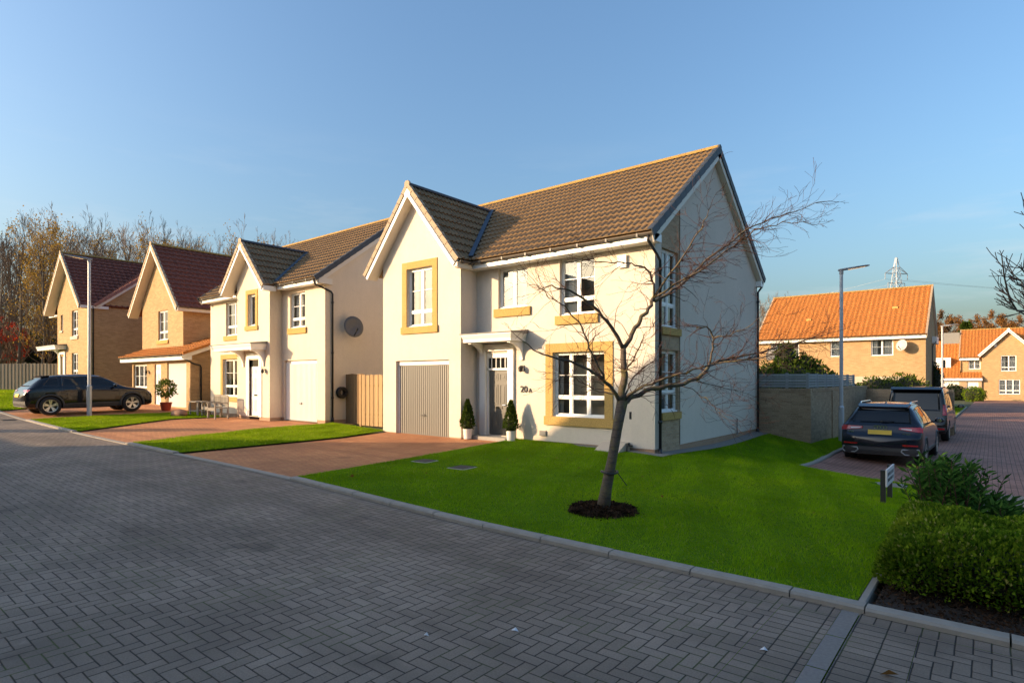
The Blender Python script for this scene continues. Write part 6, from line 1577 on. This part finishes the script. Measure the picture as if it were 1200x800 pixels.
def wheel(root, x, y, r, sgn, w=.22, spokes=5, rim='alloy', twin=True):
    t = MB(); xo = x * sgn; c = (xo, y, r); prof = [(r * .66, -w / 2), (r * .93, -w / 2), (r * .985, -w / 2 + .03), (r, -w / 2 + .06), (r, w / 2 - .06), (r * .985, w / 2 - .03), (r * .93, w / 2), (r * .66, w / 2)]
    t.lathe(prof, c, 'x', 36); ob = t.build('wheel', M['rubber'], root, smooth=True)
    q = MB(); f = sgn * (w / 2 - .012); q.lathe([(r * .665, f), (r * .655, f + sgn * .012), (r * .61, f + sgn * .008), (r * .60, f - sgn * .10)], c, 'x', 36)
    for k in range(spokes):
        for da in ((-.17, .17) if twin else (0,)):
            a = 2 * math.pi * k / spokes + .3; p0 = Vector((xo + f - sgn * .015, y + r * .10 * math.cos(a), r + r * .10 * math.sin(a))); p1 = Vector((xo + f, y + r * .62 * math.cos(a + da), r + r * .62 * math.sin(a + da))); q.bar(p0, p1, r * .13 if twin else r * .22, .02, (1, 0, 0))
    q.lathe([(0, f + sgn * .004), (r * .14, f + sgn * .002), (r * .15, f - sgn * .03)], c, 'x', 16); q.build('rim', M[rim], ob)
    d = MB(); d.lathe([(0, f - sgn * .09), (r * .60, f - sgn * .09), (r * .6, f - sgn * .11), (0, f - sgn * .11)], c, 'x', 24); d.build('brake_disc', M['dark_rim'], ob)
    return ob
def mirror(root, y, z, w, mat):
    for s in (-1, 1):
        m = MB(); m.bar((s * (w - .06), y, z - .02), (s * (w + .08), y + .0, z + .0), .05, .04); blob_mesh(m, (s * (w + .14), y, z + .03), (.115, .06, .075), 12, 8, 0); mm_ = m.build('door_mirror', mat, root, smooth=True)
        m = MB(); m.lathe([(0, -.062), (.06, -.060), (.062, -.05)], (s * (w + .14), y, z + .03), 'y', 14); m.build('mirror_glass', M['chrome'], mm_)
def set_place(root, x, y, rz=0, z=None):
    root.location = (x, y, G(x, y + 2) if z is None else z); root.rotation_euler = (0, 0, rz)
def both(mb, bvh, c4, **k):
    for s in (-1, 1): patch(mb, bvh, [(a * s, b) for a, b in c4], 'rear', **k)

# --- dark family car parked on the red blocks at the right, seen from behind
c1 = thing('parked_car', 'dark blue-black hatchback parked tail-first towards us, yellow plate, behind the lawn', 'car')
st = [(0, .40, .70, .73, .60, .58, .50), (.05, .30, .74, .78, .80, .78, .70), (.14, .27, .80, .84, .885, .86, .78), (.22, .26, .96, 1.03, .915, .875, .76), (.30, .25, 1.03, 1.10, .922, .885, .70), (.42, .25, 1.05, 1.27, .925, .885, .66), (.56, .25, 1.05, 1.43, .925, .885, .62), (.70, .24, 1.05, 1.535, .925, .885, .60), (1.0, .22, 1.04, 1.575, .925, .885, .60), (1.8, .21, 1.01, 1.60, .92, .885, .60), (2.4, .21, .99, 1.56, .92, .885, .585), (2.9, .21, .975, 1.34, .92, .875, .60), (3.25, .21, .97, 1.07, .92, .865, .70), (3.5, .22, .95, 1.01, .915, .86, .72), (4.1, .23, .86, .93, .90, .83, .70), (4.36, .26, .72, .80, .82, .74, .6), (4.48, .34, .60, .66, .62, .58, .5)]
bd, bv = car_body(st, 'body', M['car_blue'], c1, (.86, 3.54), .345, .90)
m = MB(); patch(m, bv, [(-.66, 1.10), (.66, 1.10), (.575, 1.455), (-.575, 1.455)], 'rear', n=20); m.build('rear_window', M['car_glass'], c1, smooth=True)
m = MB(); patch(m, bv, [(-.56, 2.95), (.56, 2.95), (.64, 3.30), (-.64, 3.30)], 'top', n=16); m.build('windscreen', M['car_glass'], c1, smooth=True)
for s in (-1, 1):
    for nm, c4 in (('rear_quarter_window', [(.50, 1.10), (.88, 1.09), (.95, 1.46), (.78, 1.46)]), ('rear_door_window', [(.95, 1.085), (1.72, 1.06), (1.72, 1.515), (1.02, 1.48)]), ('front_door_window', [(1.79, 1.058), (2.82, 1.02), (2.42, 1.47), (1.79, 1.515)])):
        m = MB(); patch(m, bv, c4, 'side', sgn=s); m.build(nm, M['car_glass'], c1, smooth=True)
    m = MB(); patch(m, bv, [(.95, .30), (3.3, .30), (3.3, .40), (.95, .42)], 'side', sgn=s, off=.012); m.build('sill_trim', M['car_trim'], c1)
    for ya in (.86, 3.54):
        m = MB(); a = np.linspace(-.25, math.pi + .25, 20); m.tube([(s * .905, ya + .40 * math.cos(t), .345 + .40 * math.sin(t)) for t in a], .028, 6); m.build('wheel_arch_trim', M['car_trim'], c1, smooth=True); wheel(c1, .80, ya, .345, s, .235)
    m = MB(); m.tube([(s * .56, .80, 1.585), (s * .575, .95, 1.63), (s * .575, 2.2, 1.63), (s * .56, 2.4, 1.575)], .016, 6); m.build('roof_rail', M['chrome'], c1)
    m = MB(); patch(m, bv, [(s * .40, .945), (s * .90, .885), (s * .90, 1.02), (s * .40, 1.00)], 'rear', off=.012, n=16); lt = m.build('tail_light', M['red_lens'], c1, smooth=True)
    m = MB(); patch(m, bv, [(s * .46, .955), (s * .68, .935), (s * .68, .965), (s * .46, .97)], 'rear', off=.016, n=8, mm=3); m.build('lamp_strip', M['clear_lens'], lt)
    m = MB(); patch(m, bv, [(s * .50, .545), (s * .82, .545), (s * .82, .585), (s * .50, .585)], 'rear', off=.012, n=8, mm=3); m.build('reflector', M['red_lens'], c1)
    m = MB()
    pts = [(s * .48, .40), (s * .56, .33), (s * .82, .33), (s * .86, .38), (s * .84, .47), (s * .5, .46), (s * .48, .40)]
    for a, b in zip(pts[:-1], pts[1:]):
        pa, pb = bv.ray_cast(Vector((a[0], -3, a[1])), Vector((0, 1, 0)))[0], bv.ray_cast(Vector((b[0], -3, b[1])), Vector((0, 1, 0)))[0]
        if pa and pb: m.tube([pa - Vector((0, .02, 0)), pb - Vector((0, .02, 0))], .013, 6)
    m.build('exhaust_trim', M['galv'], c1)
m = MB(); patch(m, bv, [(-.86, .30), (.86, .30), (.86, .50), (-.86, .50)], 'rear', off=.01, n=24); m.build('rear_diffuser', M['car_trim'], c1, smooth=True)
def on_rear(bv, x, z): return bv.ray_cast(Vector((x, -3, z)), Vector((0, 1, 0)))[0]
y = min(on_rear(bv, 0, .80).y, on_rear(bv, 0, .93).y)
m = MB(); m.sbox((-.265, y - .03, .815), (.265, y - .03, .815), (0, .025, 0), (0, .03, .112)); m.build('number_plate', M['plate'], c1)
y = on_rear(bv, 0, 1.0).y - .012; m = MB()
for k in range(4): m.tube([(-.105 + k * .07 + .043 * math.cos(t), y, .99 + .043 * math.sin(t)) for t in np.linspace(0, 6.283, 17)], .008, 5, False)
m.build('emblem', M['chrome'], c1)
RZ = Matrix.Rotation(R(90), 4, 'X')
y = on_rear(bv, -.5, .84).y - .008; ORG[c1.name] = (0, 0, 0)
text_mesh('Q3', .085, .003, 'lettering', M['chrome'], c1, (-.72, on_rear(bv, -.68, .85).y - .012, .815), RZ)
text_mesh('35 TFSI', .058, .003, 'lettering', M['chrome'], c1, (.48, on_rear(bv, .60, .85).y - .012, .815), RZ)
m = MB(); p = on_rear(bv, 0, 1.13); q = on_rear(bv, .28, 1.15); m.tube([p + Vector((0, -.02, 0)), p + Vector((.05, -.035, .02)), q + Vector((0, -.02, 0))], .012, 6); m.lathe([(0, -.03), (.03, -.025), (.03, 0)], tuple(p), 'y', 10); m.build('rear_wiper', M['black'], c1)
m = MB(); m.prism([(-.56, 0), (.56, 0), (.60, .24), (-.60, .24)], (0, .52, 1.475), (1, 0, 0), (0, 1, .30), (0, -.012, .045)); m.build('roof_spoiler', M['car_blue'], c1)
m = MB(); patch(m, bv, [(-.17, 1.462), (.17, 1.462), (.17, 1.478), (-.17, 1.478)], 'rear', off=.02, n=6, mm=2); m.build('brake_light', M['red_lens'], c1)
m = MB(); m.prism([(0, 0), (.14, 0), (.11, .05), (.05, .03)], (-.012, .95, 1.588), (0, 1, 0), (0, 0, 1), (.024, 0, 0)); m.build('roof_aerial', M['car_blue'], c1)
mirror(c1, 2.72, 1.06, .90, M['car_blue'])
set_place(c1, -2.27, 17.85, R(-1.5), -.385)

# --- tall black van ahead of it
c2 = thing('parked_van', 'tall black van with big rear window parked ahead of the hatchback', 'van')
st = [(0, .42, .60, .64, .80, .78, .7), (.05, .34, .70, .76, .90, .88, .80), (.10, .32, .95, 1.04, .945, .92, .84), (.14, .30, 1.08, 1.22, .952, .93, .84), (.22, .30, 1.10, 1.55, .952, .93, .82), (.30, .30, 1.10, 1.84, .952, .93, .80), (.42, .30, 1.10, 1.94, .952, .93, .79), (1.2, .27, 1.10, 1.985, .952, .93, .79), (2.6, .26, 1.08, 1.985, .952, .93, .79), (3.4, .26, 1.06, 1.93, .952, .92, .77), (3.9, .26, 1.05, 1.60, .95, .91, .74), (4.3, .27, 1.04, 1.22, .945, .90, .76), (4.6, .28, 1.0, 1.10, .94, .88, .76), (5.0, .3, .85, .95, .90, .84, .7), (5.2, .36, .7, .78, .76, .7, .6)]
bd, bv = car_body(st, 'body', M['car_black'], c2, (1.0, 4.0), .35, .92)
m = MB(); patch(m, bv, [(-.74, 1.13), (.74, 1.13), (.70, 1.80), (-.70, 1.80)], 'rear', n=20, mm=12); m.build('rear_window', M['car_glass'], c2, smooth=True)
for s in (-1, 1):
    for nm, c4 in (('rear_side_window', [(.5, 1.18), (1.7, 1.16), (1.7, 1.78), (.62, 1.76)]), ('sliding_door_window', [(1.8, 1.16), (2.95, 1.14), (2.95, 1.76), (1.8, 1.78)]), ('front_door_window', [(3.03, 1.14), (4.0, 1.10), (3.55, 1.70), (3.03, 1.76)])):
        m = MB(); patch(m, bv, c4, 'side', sgn=s); m.build(nm, M['car_glass'], c2, smooth=True)
    for ya in (1.0, 4.0): wheel(c2, .83, ya, .35, s, .235)
    m = MB(); patch(m, bv, [(s * .80, .98), (s * .945, .98), (s * .93, 1.36), (s * .81, 1.36)], 'rear', off=.014, n=6, mm=10); m.build('tail_light', M['red_lens'], c2, smooth=True)
    m = MB(); patch(m, bv, [(s * .62, .46), (s * .86, .46), (s * .86, .52), (s * .62, .52)], 'rear', off=.012, n=6, mm=3); m.build('reflector', M['red_lens'], c2)
m = MB(); m.prism([(-.78, 0), (.78, 0), (.80, .22), (-.80, .22)], (0, .17, 1.86), (1, 0, 0), (0, 1, .38), (0, -.01, .05)); m.build('roof_spoiler', M['car_black'], c2)
y = on_rear(bv, 0, .9).y; m = MB(); m.sbox((-.26, y - .03, .84), (.26, y - .03, .84), (0, .025, 0), (0, .012, .112)); m.build('number_plate', M['plate'], c2)
m = MB(); patch(m, bv, [(-.30, 1.0), (.30, 1.0), (.30, 1.05), (-.30, 1.05)], 'rear', off=.03, n=6, mm=2); m.build('tailgate_handle', M['chrome'], c2)
m = MB(); patch(m, bv, [(-.9, .42), (.9, .42), (.9, .56), (-.9, .56)], 'rear', off=.008, n=20, mm=3); m.build('bumper_trim', M['car_trim'], c2)
mirror(c2, 3.85, 1.16, 1.0, M['car_black'])
set_place(c2, -2.2, 26.2, R(-1), -.42)

# --- dark car on the left, seen from its right side
c3 = thing('parked_car', 'black family car with light alloy wheels behind the left lamp post', 'car')
st = [(0, .46, .70, .74, .60, .58, .52), (.05, .34, .80, .86, .80, .78, .70), (.14, .31, .96, 1.00, .90, .86, .76), (.24, .29, 1.02, 1.10, .922, .88, .70), (.40, .28, 1.05, 1.26, .93, .89, .64), (.62, .27, 1.06, 1.43, .932, .89, .62), (.85, .25, 1.06, 1.50, .932, .89, .61), (1.3, .24, 1.05, 1.555, .93, .885, .61), (1.9, .23, 1.03, 1.575, .925, .885, .605), (2.4, .23, 1.01, 1.54, .925, .885, .60), (2.9, .23, .99, 1.37, .925, .88, .61), (3.35, .23, .98, 1.10, .925, .87, .70), (3.6, .23, .97, 1.03, .925, .865, .74), (4.1, .24, .90, .97, .91, .84, .72), (4.36, .28, .76, .84, .84, .76, .62), (4.47, .36, .62, .68, .64, .6, .5)]
bd, bv = car_body(st, 'body', M['car_black'], c3, (.83, 3.61), .365, .90)
m = MB(); patch(m, bv, [(-.64, 1.12), (.64, 1.12), (.58, 1.44), (-.58, 1.44)], 'rear', n=18); m.build('rear_window', M['car_glass'], c3, smooth=True)
m = MB(); patch(m, bv, [(-.56, 2.95), (.56, 2.95), (.66, 3.38), (-.66, 3.38)], 'top', n=16); m.build('windscreen', M['car_glass'], c3, smooth=True)
for s in (-1, 1):
    for nm, c4 in (('rear_quarter_window', [(.60, 1.13), (1.10, 1.11), (1.14, 1.46), (.86, 1.42)]), ('rear_door_window', [(1.20, 1.10), (2.0, 1.075), (2.0, 1.495), (1.24, 1.47)]), ('front_door_window', [(2.08, 1.07), (3.12, 1.04), (2.55, 1.44), (2.08, 1.495)])):
        m = MB(); patch(m, bv, c4, 'side', sgn=s); m.build(nm, M['car_glass'], c3, smooth=True)
    m = MB(); patch(m, bv, [(1.28, .29), (3.16, .29), (3.16, .46), (1.28, .46)], 'side', sgn=s, off=.012, n=20); m.build('sill_trim', M['car_trim'], c3, smooth=True)
    m = MB(); patch(m, bv, [(1.16, 1.515), (2.52, 1.49), (2.54, 1.503), (1.16, 1.53)], 'side', sgn=s, off=.008, n=24, mm=2); m.build('window_trim', M['chrome'], c3)
    for ya in (.83, 3.61):
        m = MB(); a = np.linspace(-.2, math.pi + .2, 22); m.tube([(s * .915, ya + .425 * math.cos(t), .365 + .425 * math.sin(t)) for t in a], .04, 6); m.build('wheel_arch_trim', M['car_trim'], c3, smooth=True); wheel(c3, .815, ya, .365, s, .24, 5, 'alloy', True)
    m = MB(); patch(m, bv, [(s * .45, .95), (s * .88, .90), (s * .89, .99), (s * .45, 1.00)], 'rear', off=.012, n=12); m.build('tail_light', M['red_lens'], c3, smooth=True)
    m = MB(); patch(m, bv, [(s * .55, .74), (s * .84, .74), (s * .82, .84), (s * .5, .80)], 'front', off=.012, n=10); m.build('headlight', M['clear_lens'], c3, smooth=True)
    for yy_, nm in ((1.22, 'door_handle'), (2.16, 'door_handle')):
        m = MB(); patch(m, bv, [(yy_ + .05, .93), (yy_ + .25, .925), (yy_ + .25, .95), (yy_ + .05, .955)], 'side', sgn=s, off=.03, n=5, mm=2, th=.03); m.build(nm, M['car_black'], c3)
    for ya, yb in ((1.16, 1.168), (2.035, 2.043), (3.14, 3.148)):
        m = MB(); patch(m, bv, [(ya, .48), (yb, .48), (yb, 1.06), (ya, 1.06)], 'side', sgn=s, off=.0015, n=1, mm=14, th=.003); m.build('door_gap', M['black'], c3)
m = MB(); patch(m, bv, [(-.84, .36), (.84, .36), (.84, .58), (-.84, .58)], 'rear', off=.01, n=20); m.build('bumper_trim', M['car_trim'], c3, smooth=True)
m = MB(); patch(m, bv, [(-.26, .72), (.26, .72), (.26, .83), (-.26, .83)], 'rear', off=.02, n=6, mm=3); m.build('number_plate', M['plate'], c3)
m = MB(); m.prism([(-.55, 0), (.55, 0), (.60, .26), (-.60, .26)], (0, .62, 1.455), (1, 0, 0), (0, 1, .18), (0, -.012, .035)); m.build('roof_spoiler', M['car_black'], c3)
mirror(c3, 2.95, 1.08, .90, M['car_black'])
zr, zf = G(-28.9, 6.4), G(-28.9, 9.2); set_place(c3, -28.95, 5.62, 0, (zr + zf) / 2 - (zf - zr) * .8 + .0)
c3.rotation_euler = (math.atan2(zf - zr, 2.78), 0, 0); c3.location.z = zr - .83 * (zf - zr) / 2.78 + .005
